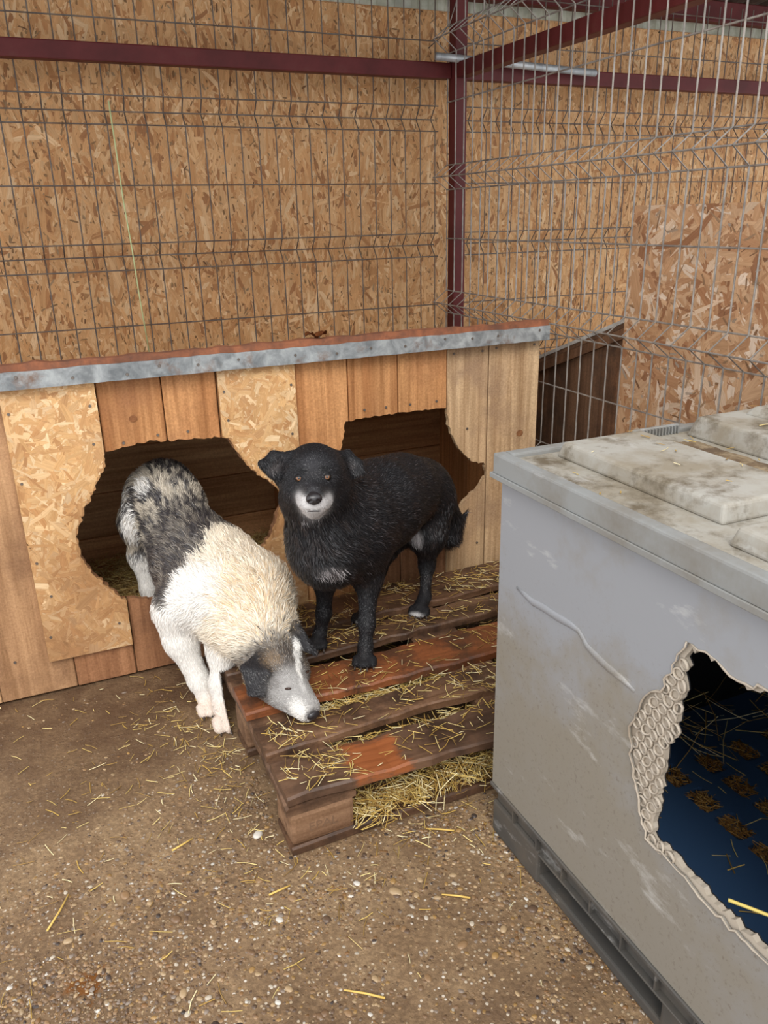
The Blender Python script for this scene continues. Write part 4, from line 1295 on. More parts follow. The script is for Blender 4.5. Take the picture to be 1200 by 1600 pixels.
BLACK_DOG_FORMS = [
    ('rc', (0.2699, 0.445, 0.4967), (0.3497, 0.49, 0.5094), 0.098, 0.11, 0.04, 'k', 0.02),
    ('rc', (0.2688, 0.435, 0.4457), (0.3547, 0.5, 0.4429), 0.074, 0.085, 0.05, 'k', 0.02),
    ('rc', (0.3497, 0.49, 0.5094), (0.4611, 0.565, 0.5135), 0.112, 0.114, 0.05, 'k', 0.016),
    ('rc', (0.4611, 0.565, 0.5135), (0.5562, 0.63, 0.5148), 0.112, 0.096, 0.05, 'k', 0.014),
    ('rc', (0.5562, 0.63, 0.5148), (0.6459, 0.69, 0.4901), 0.096, 0.08, 0.05, 'k', 0.014),
    ('rc', (0.6459, 0.69, 0.4901), (0.6853, 0.71, 0.4416), 0.078, 0.066, 0.05, 'k', 0.016),
    ('rc', (0.241, 0.405, 0.6338), (0.3114, 0.47, 0.5283), 0.074, 0.1, 0.05, 'k', 0.028),
    ('rc', (0.2225, 0.41, 0.5839), (0.2573, 0.43, 0.4876), 0.06, 0.08, 0.04, 'k', 0.03),
    ('rc', (0.2166, 0.365, 0.6776), (0.2262, 0.385, 0.6672), 0.071, 0.075, 0.03, 'k', 0.007),
    ('rc', (0.2109, 0.345, 0.7024), (0.2195, 0.37, 0.6987), 0.051, 0.059, 0.03, 'k', 0.006),
    ('rc', (0.1762, 0.362, 0.6573), (0.1804, 0.395, 0.6246), 0.034, 0.036, 0.03, 'k', 0.012),
    ('rc', (0.2528, 0.362, 0.6451), (0.2698, 0.395, 0.6099), 0.034, 0.036, 0.03, 'k', 0.012),
    ('rc', (0.1827, 0.268, 0.6806), (0.2043, 0.33, 0.6777), 0.019, 0.034, 0.022, 'k', 0.005),
    ('rc', (0.1822, 0.27, 0.658), (0.2042, 0.335, 0.6428), 0.022, 0.03, 0.018, 'w', 0.006),
    ('rc', (0.1711, 0.272, 0.6578), (0.1731, 0.3, 0.6529), 0.017, 0.019, 0.014, 'w', 0.006),
    ('rc', (0.1944, 0.272, 0.6539), (0.2116, 0.3, 0.6466), 0.017, 0.019, 0.014, 'w', 0.006),
    ('rc', (0.1852, 0.282, 0.6358), (0.1979, 0.32, 0.6241), 0.016, 0.022, 0.012, 'w', 0.007),
    ('tri', (0.1675, 0.385, 0.7368), (0.1363, 0.405, 0.7375), (0.1499, 0.4, 0.6746), 0.009, 0.018, 'k', 0.01),
    ('tri', (0.1363, 0.405, 0.7375), (0.1048, 0.392, 0.7244), (0.1499, 0.4, 0.6746), 0.008, 0.012, 'k', 0.01),
    ('tri', (0.1048, 0.392, 0.7244), (0.1229, 0.385, 0.6967), (0.1499, 0.4, 0.6746), 0.007, 0.01, 'k', 0.01),
    ('tri', (0.2714, 0.385, 0.7239), (0.3154, 0.405, 0.7157), (0.3076, 0.39, 0.6691), 0.009, 0.018, 'k', 0.01),
    ('tri', (0.3154, 0.405, 0.7157), (0.3378, 0.39, 0.6946), (0.3076, 0.39, 0.6691), 0.008, 0.012, 'k', 0.01),
    ('tri', (0.3378, 0.39, 0.6946), (0.3423, 0.375, 0.676), (0.3166, 0.38, 0.669), 0.006, 0.01, 'k', 0.01),
    ('rc', (0.3512, 0.455, 0.4604), (0.38, 0.455, 0.3615), 0.06, 0.033, 0.05, 'k', 0.014),
    ('rc', (0.38, 0.455, 0.3615), (0.3583, 0.425, 0.245), 0.03, 0.019, 0.03, 'k', 0.006),
    ('rc', (0.3583, 0.425, 0.245), (0.3474, 0.412, 0.1882), 0.019, 0.017, 0.02, 'k', 0.005),
    ('rc', (0.3474, 0.412, 0.1882), (0.3399, 0.4003, 0.164), 0.019125, 0.021374999999999998, 0.012, 'k', 0.005),
    ('rc', (0.317, 0.4014, 0.164), (0.3104, 0.3917, 0.1584), 0.0112, 0.0103, 0.005, 'k', 0.004),
    ('rc', (0.3279, 0.3918, 0.164), (0.3208, 0.379, 0.1584), 0.0112, 0.0103, 0.005, 'k', 0.004),
    ('rc', (0.3403, 0.3856, 0.164), (0.3343, 0.3722, 0.1584), 0.0112, 0.0103, 0.005, 'k', 0.004),
    ('rc', (0.3545, 0.3826, 0.164), (0.3508, 0.3715, 0.1584), 0.0112, 0.0103, 0.005, 'k', 0.004),
    ('rc', (0.2582, 0.5, 0.4436), (0.2901, 0.54, 0.3391), 0.053, 0.03, 0.05, 'k', 0.012),
    ('rc', (0.2901, 0.54, 0.3391), (0.2843, 0.548, 0.236), 0.027, 0.018, 0.03, 'k', 0.006),
    ('rc', (0.2843, 0.548, 0.236), (0.2715, 0.552, 0.1745), 0.018, 0.016, 0.02, 'k', 0.005),
    ('rc', (0.2715, 0.552, 0.1745), (0.2586, 0.5383, 0.163), 0.01785, 0.01995, 0.012, 'k', 0.005),
    ('rc', (0.2374, 0.5407, 0.163), (0.2304, 0.532, 0.1578), 0.0105, 0.0097, 0.005, 'k', 0.004),
    ('rc', (0.2468, 0.5311, 0.163), (0.2393, 0.5194, 0.1578), 0.0105, 0.0097, 0.005, 'k', 0.004),
    ('rc', (0.2581, 0.5245, 0.163), (0.2515, 0.5123, 0.1578), 0.0105, 0.0097, 0.005, 'k', 0.004),
    ('rc', (0.271, 0.5209, 0.163), (0.2668, 0.5106, 0.1578), 0.0105, 0.0097, 0.005, 'k', 0.004),
    ('rc', (0.6632, 0.675, 0.4504), (0.6411, 0.632, 0.3751), 0.072, 0.054, 0.05, 'k', 0.018),
    ('rc', (0.6411, 0.632, 0.3751), (0.6454, 0.645, 0.2675), 0.046, 0.021, 0.04, 'k', 0.012),
    ('rc', (0.6454, 0.645, 0.2675), (0.6201, 0.608, 0.1843), 0.02, 0.015, 0.025, 'k', 0.006),
    ('rc', (0.6201, 0.608, 0.1843), (0.5921, 0.586, 0.163), 0.018699999999999998, 0.0209, 0.012, 'k', 0.005),
    ('rc', (0.5701, 0.5901, 0.163), (0.5623, 0.5816, 0.1575), 0.011, 0.0101, 0.005, 't', 0.004),
    ('rc', (0.5793, 0.5794, 0.163), (0.5707, 0.5678, 0.1575), 0.011, 0.0101, 0.005, 't', 0.004),
    ('rc', (0.5905, 0.5717, 0.163), (0.5828, 0.5595, 0.1575), 0.011, 0.0101, 0.005, 't', 0.004),
    ('rc', (0.6038, 0.5669, 0.163), (0.5987, 0.5566, 0.1575), 0.011, 0.0101, 0.005, 't', 0.004),
    ('rc', (0.6266, 0.72, 0.432), (0.5215, 0.675, 0.3456), 0.065, 0.045, 0.05, 'k', 0.02),
    ('rc', (0.5215, 0.675, 0.3456), (0.5035, 0.685, 0.2637), 0.042, 0.024, 0.03, 'k', 0.012),
    ('rc', (0.5035, 0.685, 0.2637), (0.4532, 0.635, 0.1826), 0.023, 0.018, 0.02, 'k', 0.008),
    ('rc', (0.4532, 0.635, 0.1826), (0.4245, 0.616, 0.163), 0.01785, 0.01995, 0.012, 'k', 0.005),
    ('rc', (0.404, 0.6221, 0.163), (0.3956, 0.6147, 0.1578), 0.0105, 0.0097, 0.005, 't', 0.004),
    ('rc', (0.4117, 0.611, 0.163), (0.4022, 0.6008, 0.1578), 0.0105, 0.0097, 0.005, 't', 0.004),
    ('rc', (0.4216, 0.6026, 0.163), (0.4129, 0.5916, 0.1578), 0.0105, 0.0097, 0.005, 't', 0.004),
    ('rc', (0.4337, 0.5967, 0.163), (0.4277, 0.5873, 0.1578), 0.0105, 0.0097, 0.005, 't', 0.004),
    ('rc', (0.7428, 0.725, 0.452), (0.792, 0.765, 0.3364), 0.03, 0.03, 0.03, 'k', 0.035),
    ('rc', (0.792, 0.765, 0.3364), (0.7856, 0.765, 0.2878), 0.032, 0.034, 0.02, 'k', 0.03),
    ('rc', (0.7901, 0.765, 0.2913), (0.8582, 0.785, 0.3483), 0.03, 0.005, 0.02, 'k', 0.025),
]
WHITE_DOG_FORMS = [
    ('rc', (-0.003, 0.79, 0.3677), (-0.0189, 0.88, 0.407), 0.108, 0.088, 0.05, 'g', 0.026),
    ('rc', (-0.022, 0.88, 0.4115), (-0.0335, 0.985, 0.4667), 0.088, 0.086, 0.05, 'g', 0.026),
    ('rc', (-0.0329, 0.985, 0.4726), (-0.0297, 1.03, 0.498), 0.086, 0.08, 0.05, 'g', 0.03),
    ('rc', (0.0467, 0.655, 0.3043), (0.0083, 0.79, 0.3577), 0.115, 0.108, 0.05, 'c', 0.045),
    ('rc', (0.0954, 0.6, 0.3085), (0.0478, 0.7, 0.3323), 0.104, 0.11, 0.06, 'c', 0.045),
    ('rc', (-0.0395, 0.645, 0.3147), (-0.0128, 0.74, 0.3379), 0.078, 0.088, 0.05, 'w', 0.022),
    ('rc', (-0.0009, 0.6, 0.3299), (0.0058, 0.7, 0.3126), 0.07, 0.08, 0.05, 'w', 0.02),
    ('rc', (0.1021, 0.49, 0.2621), (0.0942, 0.6, 0.2938), 0.08, 0.104, 0.05, 'c', 0.045),
    ('rc', (0.0762, 0.46, 0.2507), (0.0537, 0.56, 0.2618), 0.064, 0.076, 0.05, 'c', 0.038),
    ('rc', (0.0903, 0.395, 0.209), (0.0914, 0.43, 0.217), 0.06, 0.064, 0.03, 'h', 0.012),
    ('rc', (0.0999, 0.358, 0.2053), (0.0954, 0.39, 0.2103), 0.05, 0.056, 0.03, 'h', 0.008),
    ('rc', (0.1265, 0.225, 0.1842), (0.1098, 0.315, 0.195), 0.0255, 0.042, 0.02, 'm', 0.006),
    ('rc', (0.1183, 0.23, 0.1732), (0.0958, 0.31, 0.1753), 0.022, 0.036, 0.02, 'm', 0.007),
    ('rc', (0.0739, 0.345, 0.1877), (0.0676, 0.39, 0.1853), 0.036, 0.042, 0.03, 'h', 0.012),
    ('rc', (0.1406, 0.36, 0.1967), (0.1391, 0.4, 0.2023), 0.034, 0.04, 0.03, 'h', 0.012),
    ('tri', (0.0629, 0.375, 0.2626), (0.0119, 0.345, 0.2523), (0.0593, 0.325, 0.2384), 0.007, 0.01, 'e', 0.008),
    ('tri', (0.0119, 0.345, 0.2523), (0.0171, 0.318, 0.1985), (0.0593, 0.325, 0.2384), 0.007, 0.008, 'e', 0.008),
    ('tri', (0.0171, 0.318, 0.1985), (0.0399, 0.308, 0.1908), (0.0593, 0.325, 0.2384), 0.007, 0.008, 'e', 0.008),
    ('tri', (0.146, 0.4, 0.2584), (0.1618, 0.41, 0.2996), (0.1783, 0.365, 0.2487), 0.008, 0.012, 'e', 0.008),
    ('tri', (0.1618, 0.41, 0.2996), (0.1931, 0.362, 0.2357), (0.1752, 0.365, 0.2513), 0.007, 0.008, 'e', 0.008),
    ('rc', (-0.0908, 0.66, 0.2764), (-0.0852, 0.648, 0.1952), 0.056, 0.038, 0.04, 'w', 0.014),
    ('rc', (-0.0856, 0.645, 0.1969), (-0.0539, 0.618, 0.0817), 0.036, 0.026, 0.03, 'w', 0.01),
    ('rc', (-0.0539, 0.618, 0.0817), (-0.0421, 0.605, 0.0379), 0.026, 0.024, 0.02, 'w', 0.008),
    ('rc', (-0.0421, 0.605, 0.0379), (-0.0382, 0.5909, 0.021), 0.023799999999999998, 0.0266, 0.012, 'p', 0.005),
    ('rc', (-0.0622, 0.5756, 0.021), (-0.0623, 0.562, 0.014), 0.014, 0.0129, 0.005, 'p', 0.004),
    ('rc', (-0.0444, 0.5736, 0.021), (-0.0425, 0.5565, 0.014), 0.014, 0.0129, 0.005, 'p', 0.004),
    ('rc', (-0.0272, 0.5762, 0.021), (-0.024, 0.5593, 0.014), 0.014, 0.0129, 0.005, 'p', 0.004),
    ('rc', (-0.0107, 0.5833, 0.021), (-0.0067, 0.5703, 0.014), 0.014, 0.0129, 0.005, 'p', 0.004),
    ('rc', (0.0343, 0.6, 0.2377), (0.0089, 0.575, 0.1745), 0.05, 0.033, 0.04, 'w', 0.014),
    ('rc', (0.0083, 0.572, 0.1763), (-0.0114, 0.548, 0.0982), 0.031, 0.023, 0.03, 'w', 0.012),
    ('rc', (-0.0114, 0.548, 0.0982), (-0.0107, 0.528, 0.0472), 0.025, 0.025, 0.02, 'w', 0.008),
    ('rc', (-0.0107, 0.528, 0.0472), (-0.005, 0.5117, 0.022), 0.028900000000000002, 0.0323, 0.012, 'p', 0.005),
    ('rc', (-0.0351, 0.4946, 0.022), (-0.036, 0.4789, 0.0135), 0.017, 0.0156, 0.005, 'p', 0.004),
    ('rc', (-0.0135, 0.4911, 0.022), (-0.0124, 0.4711, 0.0135), 0.017, 0.0156, 0.005, 'p', 0.004),
    ('rc', (0.0074, 0.4932, 0.022), (0.0103, 0.4733, 0.0135), 0.017, 0.0156, 0.005, 'p', 0.004),
    ('rc', (0.0279, 0.5009, 0.022), (0.0319, 0.4857, 0.0135), 0.017, 0.0156, 0.005, 'p', 0.004),
    ('rc', (-0.0775, 1.02, 0.4827), (-0.1159, 1.0, 0.416), 0.06, 0.05, 0.05, 'g', 0.022),
    ('rc', (-0.1177, 1.0, 0.4163), (-0.1228, 1.01, 0.3055), 0.042, 0.03, 0.04, 'w', 0.016),
    ('rc', (-0.1228, 1.01, 0.3055), (-0.115, 1.0, 0.1984), 0.03, 0.021, 0.03, 'w', 0.01),
    ('rc', (-0.115, 1.0, 0.1984), (-0.112, 0.985, 0.13), 0.021, 0.021, 0.02, 'w', 0.008),
    ('rc', (-0.112, 0.985, 0.13), (-0.108, 0.95, 0.115), 0.022, 0.024, 0.02, 'w', 0.006),
    ('rc', (0.0256, 1.02, 0.4355), (0.0421, 1.0, 0.3569), 0.054, 0.045, 0.05, 'g', 0.02),
    ('rc', (0.0421, 1.0, 0.3569), (0.085, 1.05, 0.25), 0.045, 0.026, 0.03, 'w', 0.014),
    ('rc', (0.085, 1.05, 0.25), (0.08, 1.02, 0.13), 0.024, 0.021, 0.02, 'w', 0.008),
    ('rc', (0.08, 1.02, 0.13), (0.08, 0.985, 0.115), 0.022, 0.024, 0.02, 'w', 0.006),
    ('rc', (-0.0279, 1.1, 0.5114), (-0.0576, 1.12, 0.3961), 0.035, 0.03, 0.03, 'g', 0.04),
]
def body_grid(forms, vox, floor_fn=None, carve=()):
    lo = np.min([np.min(form_pts(f)[0], 0) - form_pts(f)[1] for f in forms], 0) - .03
    hi = np.max([np.max(form_pts(f)[0], 0) + form_pts(f)[1] for f in forms], 0) + .03
    n = np.ceil((hi - lo) / vox).astype(int) + 1
    ax = [lo[i] + vox * np.arange(n[i]) for i in range(3)]
    D = np.full(n, 1.0, dtype=np.float64)
    for f in forms:
        pts, r = form_pts(f); k = form_k(f)
        a = np.maximum(((np.min(pts, 0) - r - k - 4 * vox - lo) / vox).astype(int), 0)
        b = np.minimum(((np.max(pts, 0) + r + k + 4 * vox - lo) / vox).astype(int) + 2, n)
        sl = tuple(slice(a[i], b[i]) for i in range(3))
        G = np.stack(np.meshgrid(ax[0][sl[0]], ax[1][sl[1]], ax[2][sl[2]], indexing='ij'), -1)
        D[sl] = smin(D[sl], form_dist(f, G), k)
    for f in carve:
        pts, r = form_pts(f); k = form_k(f)
        a = np.maximum(((np.min(pts, 0) - r - k - 4 * vox - lo) / vox).astype(int), 0)
        b = np.minimum(((np.max(pts, 0) + r + k + 4 * vox - lo) / vox).astype(int) + 2, n)
        sl = tuple(slice(a[i], b[i]) for i in range(3))
        G = np.stack(np.meshgrid(ax[0][sl[0]], ax[1][sl[1]], ax[2][sl[2]], indexing='ij'), -1)
        D[sl] = -smin(-D[sl], form_dist(f, G), k)
    if floor_fn is not None:
        Gz = ax[2][None, None, :]
        D = np.maximum(D, floor_fn(ax[0][:, None, None], ax[1][None, :, None]) - Gz)
    return D, lo, n

def surface_nets(D, lo, vox):
    S = D < 0
    n = np.array(D.shape)
    c = S[:-1, :-1, :-1].astype(np.int8)
    tot = np.zeros(n - 1, dtype=np.int8)
    for i in (0, 1):
        for j in (0, 1):
            for k in (0, 1):
                tot += S[i:n[0] - 1 + i, j:n[1] - 1 + j, k:n[2] - 1 + k]
    act = (tot > 0) & (tot < 8)
    idx = -np.ones(n - 1, dtype=np.int64)
    cells = np.argwhere(act)
    idx[act] = np.arange(len(cells))
    acc = np.zeros((len(cells), 3)); cnt = np.zeros(len(cells))
    corners = [(i, j, k) for i in (0, 1) for j in (0, 1) for k in (0, 1)]
    val = {cc: D[cells[:, 0] + cc[0], cells[:, 1] + cc[1], cells[:, 2] + cc[2]] for cc in corners}
    for cc in corners:
        for a in range(3):
            if cc[a] == 0:
                dd = list(cc); dd[a] = 1; dd = tuple(dd)
                v0, v1 = val[cc], val[dd]
                m = (v0 < 0) != (v1 < 0)
                t = np.where(m, v0 / np.where(m, v0 - v1, 1), 0)
                p = np.repeat(np.array(cc, float)[None], len(cells), 0)
                p[:, a] += t
                acc += np.where(m[:, None], p, 0); cnt += m
    V = lo + (cells + acc / cnt[:, None]) * vox
    F = []
    for a in range(3):
        b, c2 = (a + 1) % 3, (a + 2) % 3
        sl0 = [slice(None)] * 3; sl1 = [slice(None)] * 3
        sl0[a] = slice(0, n[a] - 1); sl1[a] = slice(1, n[a])
        ch = S[tuple(sl0)] != S[tuple(sl1)]
        e = np.argwhere(ch)
        ok = (e[:, b] > 0) & (e[:, c2] > 0) & (e[:, b] < n[b] - 1) & (e[:, c2] < n[c2] - 1)
        e = e[ok]
        ins = S[e[:, 0], e[:, 1], e[:, 2]]
        q = []
        for db, dc in ((1, 1), (0, 1), (0, 0), (1, 0)):
            g = e.copy(); g[:, b] -= db; g[:, c2] -= dc
            q.append(idx[g[:, 0], g[:, 1], g[:, 2]])
        q = np.stack(q, 1)
        q[~ins] = q[~ins][:, ::-1]
        F.append(q)
    return V, np.concatenate(F)

def noise3(P, seed=0):
    Pi = np.floor(P).astype(np.int64); Pf = P - Pi
    Pf = Pf * Pf * (3 - 2 * Pf)
    out = 0
    for i in (0, 1):
        for j in (0, 1):
            for k in (0, 1):
                x, y, z = Pi[:, 0] + i, Pi[:, 1] + j, Pi[:, 2] + k
                h = (x * 374761393 + y * 668265263 + z * 2147483647 + seed * 1274126177) & 0xffffffff
                h = ((h ^ (h >> 13)) * 1274126177) & 0xffffffff
                h = (h ^ (h >> 16)) / 4294967296.0
                w = np.where(i, Pf[:, 0], 1 - Pf[:, 0]) * np.where(j, Pf[:, 1], 1 - Pf[:, 1]) * np.where(k, Pf[:, 2], 1 - Pf[:, 2])
                out = out + h * w
    return out

def region_weights(forms, P, sharp=.010):
    d = np.stack([form_dist(f, P) for f in forms], 1)
    d = d - d.min(1, keepdims=True)
    w = np.exp(-d / sharp)
    return w / w.sum(1, keepdims=True)

def form_flow(f):
    v = np.array(f[2]) - np.array(f[1]) if f[0] == 'rc' else (np.array(f[2]) + np.array(f[3])) / 2 - np.array(f[1])
    return v / (np.linalg.norm(v) + 1e-9)

def build_dog(name, label, forms, palette, blobs, coat, nhair, width, seed, vox, floor_fn, bare, lift, carve=(), flow_fix=None, jit=.22, hl_scale=1.0, csharp=.0035):
    D, lo, n = body_grid(forms, vox, floor_fn, carve)
    V, F = surface_nets(D, lo, vox)
    g = np.gradient(D, vox)
    ci = np.clip(np.round((V - lo) / vox).astype(int), 0, n - 1)
    N = np.stack([q[ci[:, 0], ci[:, 1], ci[:, 2]] for q in g], 1)
    N /= np.linalg.norm(N, axis=1, keepdims=True) + 1e-9
    def colours(P, rng=None):
        w = region_weights(forms, P, csharp)
        C = w @ np.array([palette[f[-2]] for f in forms])
        C, spec = coat(P, C, w, rng)
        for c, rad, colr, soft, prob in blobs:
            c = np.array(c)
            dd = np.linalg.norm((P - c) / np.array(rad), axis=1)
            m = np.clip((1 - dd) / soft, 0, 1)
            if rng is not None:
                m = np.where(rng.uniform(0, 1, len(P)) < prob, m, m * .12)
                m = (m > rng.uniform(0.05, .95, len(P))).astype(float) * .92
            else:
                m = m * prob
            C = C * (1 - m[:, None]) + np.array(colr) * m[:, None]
        return C
    C = colours(V)
    body = fast_mesh(name, V, F.ravel(), np.full(len(F), 4), MAT['skin'], None, True, C * .9)
    body['label'] = label; body['category'] = 'dog'
    # hair
    r = np.random.default_rng(seed)
    T = np.concatenate([F[:, [0, 1, 2]], F[:, [0, 2, 3]]])
    A = np.linalg.norm(np.cross(V[T[:, 1]] - V[T[:, 0]], V[T[:, 2]] - V[T[:, 0]]), axis=1)
    hv = region_weights(forms, V, .012) @ np.array([f[-1] for f in forms])
    A = A * np.clip(.020 / hv[T[:, 0]], .7, 3.5)
    t = r.choice(len(T), nhair, p=A / A.sum())
    b1, b2 = r.uniform(0, 1, nhair), r.uniform(0, 1, nhair)
    sw = b1 + b2 > 1; b1[sw], b2[sw] = 1 - b1[sw], 1 - b2[sw]
    b0 = 1 - b1 - b2
    P = V[T[t, 0]] * b0[:, None] + V[T[t, 1]] * b1[:, None] + V[T[t, 2]] * b2[:, None]
    Nn = N[T[t, 0]] * b0[:, None] + N[T[t, 1]] * b1[:, None] + N[T[t, 2]] * b2[:, None]
    Nn /= np.linalg.norm(Nn, axis=1, keepdims=True) + 1e-9
    keep = np.ones(nhair, bool)
    for c, rad in bare:
        keep &= np.linalg.norm(P - np.array(c), axis=1) > rad
    P, Nn = P[keep], Nn[keep]; m = len(P)
    w = region_weights(forms, P, .012)
    hl = w @ np.array([f[-1] for f in forms]) * hl_scale
    fl = w @ np.array([form_flow(f) for f in forms])
    if flow_fix is not None: fl = flow_fix(P, fl)
    fl += np.array([0, 0, -.25])
    for q in range(3):
        fl[:, q] += (noise3(P / .022, 5 + q) - .5) * 1.1 * np.clip(hl / .03, .2, 1) + r.normal(0, jit * .5, m)
    fl -= Nn * (fl * Nn).sum(1, keepdims=True)
    fl /= np.linalg.norm(fl, axis=1, keepdims=True) + 1e-9
    L = hl * r.uniform(.55, 1.2, m)
    lf = lift * r.uniform(.5, 1.5, m)
    d0 = fl * np.cos(lf)[:, None] + Nn * np.sin(lf)[:, None]
    side = np.cross(d0, Nn); side /= np.linalg.norm(side, axis=1, keepdims=True) + 1e-9
    tw = r.normal(0, .5, m)
    sd = side * np.cos(tw)[:, None] + np.cross(side, d0) * np.sin(tw)[:, None]
    W = width * r.uniform(.6, 1.3, m) * np.clip(hl / .018, .55, 1.25)
    p0 = P - Nn * .001
    p1 = P + d0 * (L * .5)[:, None]
    p2 = P + d0 * L[:, None] - Nn * (L * lf * .35)[:, None] + np.array([0, 0, -.12]) * (L[:, None]) + side * (r.normal(0, .12, m) * L)[:, None]
    Q = np.stack([p0 + sd * (W * .5)[:, None], p0 - sd * (W * .5)[:, None], p1 + sd * (W * .42)[:, None], p1 - sd * (W * .42)[:, None], p2], 1)
    base = np.arange(m)[:, None] * 5
    quad = (base + np.array([[0, 1, 3, 2]])); tri_ = (base + np.array([[2, 3, 4]]))
    loops = np.concatenate([quad, tri_], 1).ravel()
    counts = np.tile([4, 3], m)
    HC = colours(P, r)
    HC = HC * r.uniform(.72, 1.25, (m, 1))
    HC = np.repeat(HC[:, None], 5, 1)
    HC[:, 4] *= 1.1
    fur = fast_mesh('fur', Q.reshape(-1, 3), loops, counts, MAT['fur'], body, False, HC.reshape(-1, 3))
    tag(fur, kind='stuff')
    # claws at the toe tips
    for f in forms:
        if f[0] == 'rc' and f[5] == .005:
            a, b = Vector(f[1]), Vector(f[2])
            d = (b - a).normalized()
            s = b + d * (f[4] * .75) + Vector((0, 0, -.001))
            Vc, Fc = tube_geo([s, s + d * .006 + Vector((0, 0, -.001)), s + d * .010 + Vector((0, 0, -.0045))], [.0028, .0024, .0006], 6)
            mesh_obj('claw', Vc, Fc, MAT['claw'], body, True)
    return body

def sphere_mesh(name, c, r, mat, parent, scale=(1, 1, 1), rot=None, seg=20):
    bm = bmesh.new()
    bmesh.ops.create_uvsphere(bm, u_segments=seg, v_segments=seg // 2 + 2, radius=r)
    M = Matrix.Translation(Vector(c)) @ (rot.to_matrix().to_4x4() if rot else Matrix.Identity(4)) @ Matrix.Diagonal((*scale, 1))
    bm.transform(M)
    return bm_to(name, bm, mat, parent, True)

def cap_mesh(name, c, q, R, ang, mat, parent, lift=0.0, n=20):
    """spherical cap facing local +Z of the rotation q"""
    V = [Vector(c) + q @ Vector((0, 0, R + lift))]
    F = []
    for j in (1, 2, 3):
        t = ang * j / 3
        for i in range(n):
            a = 2 * math.pi * i / n
            V.append(Vector(c) + q @ Vector((math.sin(t) * math.cos(a) * R, math.sin(t) * math.sin(a) * R, math.cos(t) * R + lift * (1 - j / 3))))
    for i in range(n):
        F.append((0, 1 + i, 1 + (i + 1) % n))
        for j in (0, 1):
            k = 1 + j * n
            F.append((k + i, k + n + i, k + n + (i + 1) % n, k + (i + 1) % n))
    return mesh_obj(name, V, F, mat, parent, True)

def add_eye(body, c, look, r=.0095, iris='eye', squash=1.0):
    look = Vector(look).normalized()
    q = look.to_track_quat('Z', 'Y')
    e = sphere_mesh('eye', c, r, MAT['pupil'] if squash == 1 else MAT['dark_eye'], body, (1.15 if squash != 1 else 1, squash, 1), q)
    if squash == 1:
        ir = cap_mesh('iris', c, q, r * 1.012, .56, MAT[iris], e)
        cap_mesh('pupil', c, q, r * 1.03, .27, MAT['pupil'], e)
        up = (Vector((0, 0, 1)) - look * look.z).normalized()
        for sg, an in ((1, .98),):
            dl = (look * .52 + up * sg).normalized()
            cap_mesh('eyelid', c, dl.to_track_quat('Z', 'Y'), r * 1.10, an - .12, MAT['lid_black'], e)
    return e

def add_nose(body, c, look, up, s=1.0):
    look = Vector(look).normalized(); up = Vector(up)
    right = look.cross(up).normalized(); up = right.cross(look).normalized()
    P = lambda x, y, z: tuple(Vector(c) + right * x * s + up * y * s + look * z * s)
    F = [('rc', P(-.007, .002, 0), P(.007, .002, 0), .0105 * s, .0105 * s, .006 * s, 'k', 0), ('rc', P(0, -.003, 0), P(0, -.010, -.004), .0085 * s, .004 * s, .008 * s, 'k', 0), ('rc', P(0, .008, -.010), P(0, .004, -.002), .010 * s, .009 * s, .008 * s, 'k', 0)]
    cv = [('rc', P(-.008, .000, .011), P(-.013, -.004, .006), .0032 * s, .0026 * s, .002 * s, 'k', 0), ('rc', P(.008, .000, .011), P(.013, -.004, .006), .0032 * s, .0026 * s, .002 * s, 'k', 0),
          ('rc', P(0, -.012, .009), P(0, -.002, .012), .0012 * s, .0010 * s, .0015 * s, 'k', 0)]
    D, lo, n = body_grid(F, .0012 * s, None, cv)
    V, Q = surface_nets(D, lo, .0012 * s)
    return fast_mesh('nose', V, Q.ravel(), np.full(len(Q), 4), MAT['nose'], body, True)

def pallet_top(x, y):
    return np.where((x > -.01) & (y > -.02), .1445, .0)
def black_coat(P, C, w, rng):
    if rng is not None:
        n = noise3(P / .03, 3)
        br = np.clip((n - .55) * 3, 0, 1)[:, None]
        C = C * (1 - br * .6) + np.array(lin(52, 40, 36)) * br * .6
        g = (rng.uniform(0, 1, len(P)) < .05)[:, None]
        C = np.where(g, np.array(lin(84, 80, 82)), C)
    return C, None
K = lin(28, 27, 29)
GREYW = lin(206, 202, 200)
black_blobs = [
    ((.2380, .352, .446), (.062, .05, .022), lin(170, 164, 164), .9, .75),      # chest crescent
    ((.190, .325, .595), (.032, .05, .035), lin(160, 156, 156), .9, .55),       # grizzled throat
    ((.588, .598, .372), (.022, .035, .042), lin(190, 186, 186), .6, .85),       # pale stifle patch
    ((.570, .563, .152), (.030, .026, .016), lin(210, 206, 204), .5, .9), ((.392, .585, .152), (.018, .018, .016), lin(210, 206, 204), .5, .9),
    ((.161, .264, .668), (.013, .03, .014), GREYW, .5, .9), ((.192, .254, .664), (.013, .03, .014), GREYW, .5, .9),
    ((.193, .30, .735), (.045, .05, .03), lin(64, 62, 66), .9, .35), ((.180, .27, .692), (.018, .04, .016), lin(66, 63, 66), .9, .45),  # sheen on forehead and nose bridge, painted in as greyer hairs
    ((.600, .560, .470), (.05, .06, .05), lin(74, 50, 40), .9, .5),             # rusty flank
    ((.1670, .300, .722), (.020, .03, .010), lin(14, 13, 14), .5, .9), ((.2190, .285, .724), (.020, .03, .010), lin(14, 13, 14), .5, .9),
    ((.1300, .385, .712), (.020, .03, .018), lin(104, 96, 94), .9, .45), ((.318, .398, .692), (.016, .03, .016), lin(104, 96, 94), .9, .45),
]
black_eyes = [(.1656, .3163, .7035), (.2226, .2938, .7043)]
look_b = (-.30, -.88, .30)
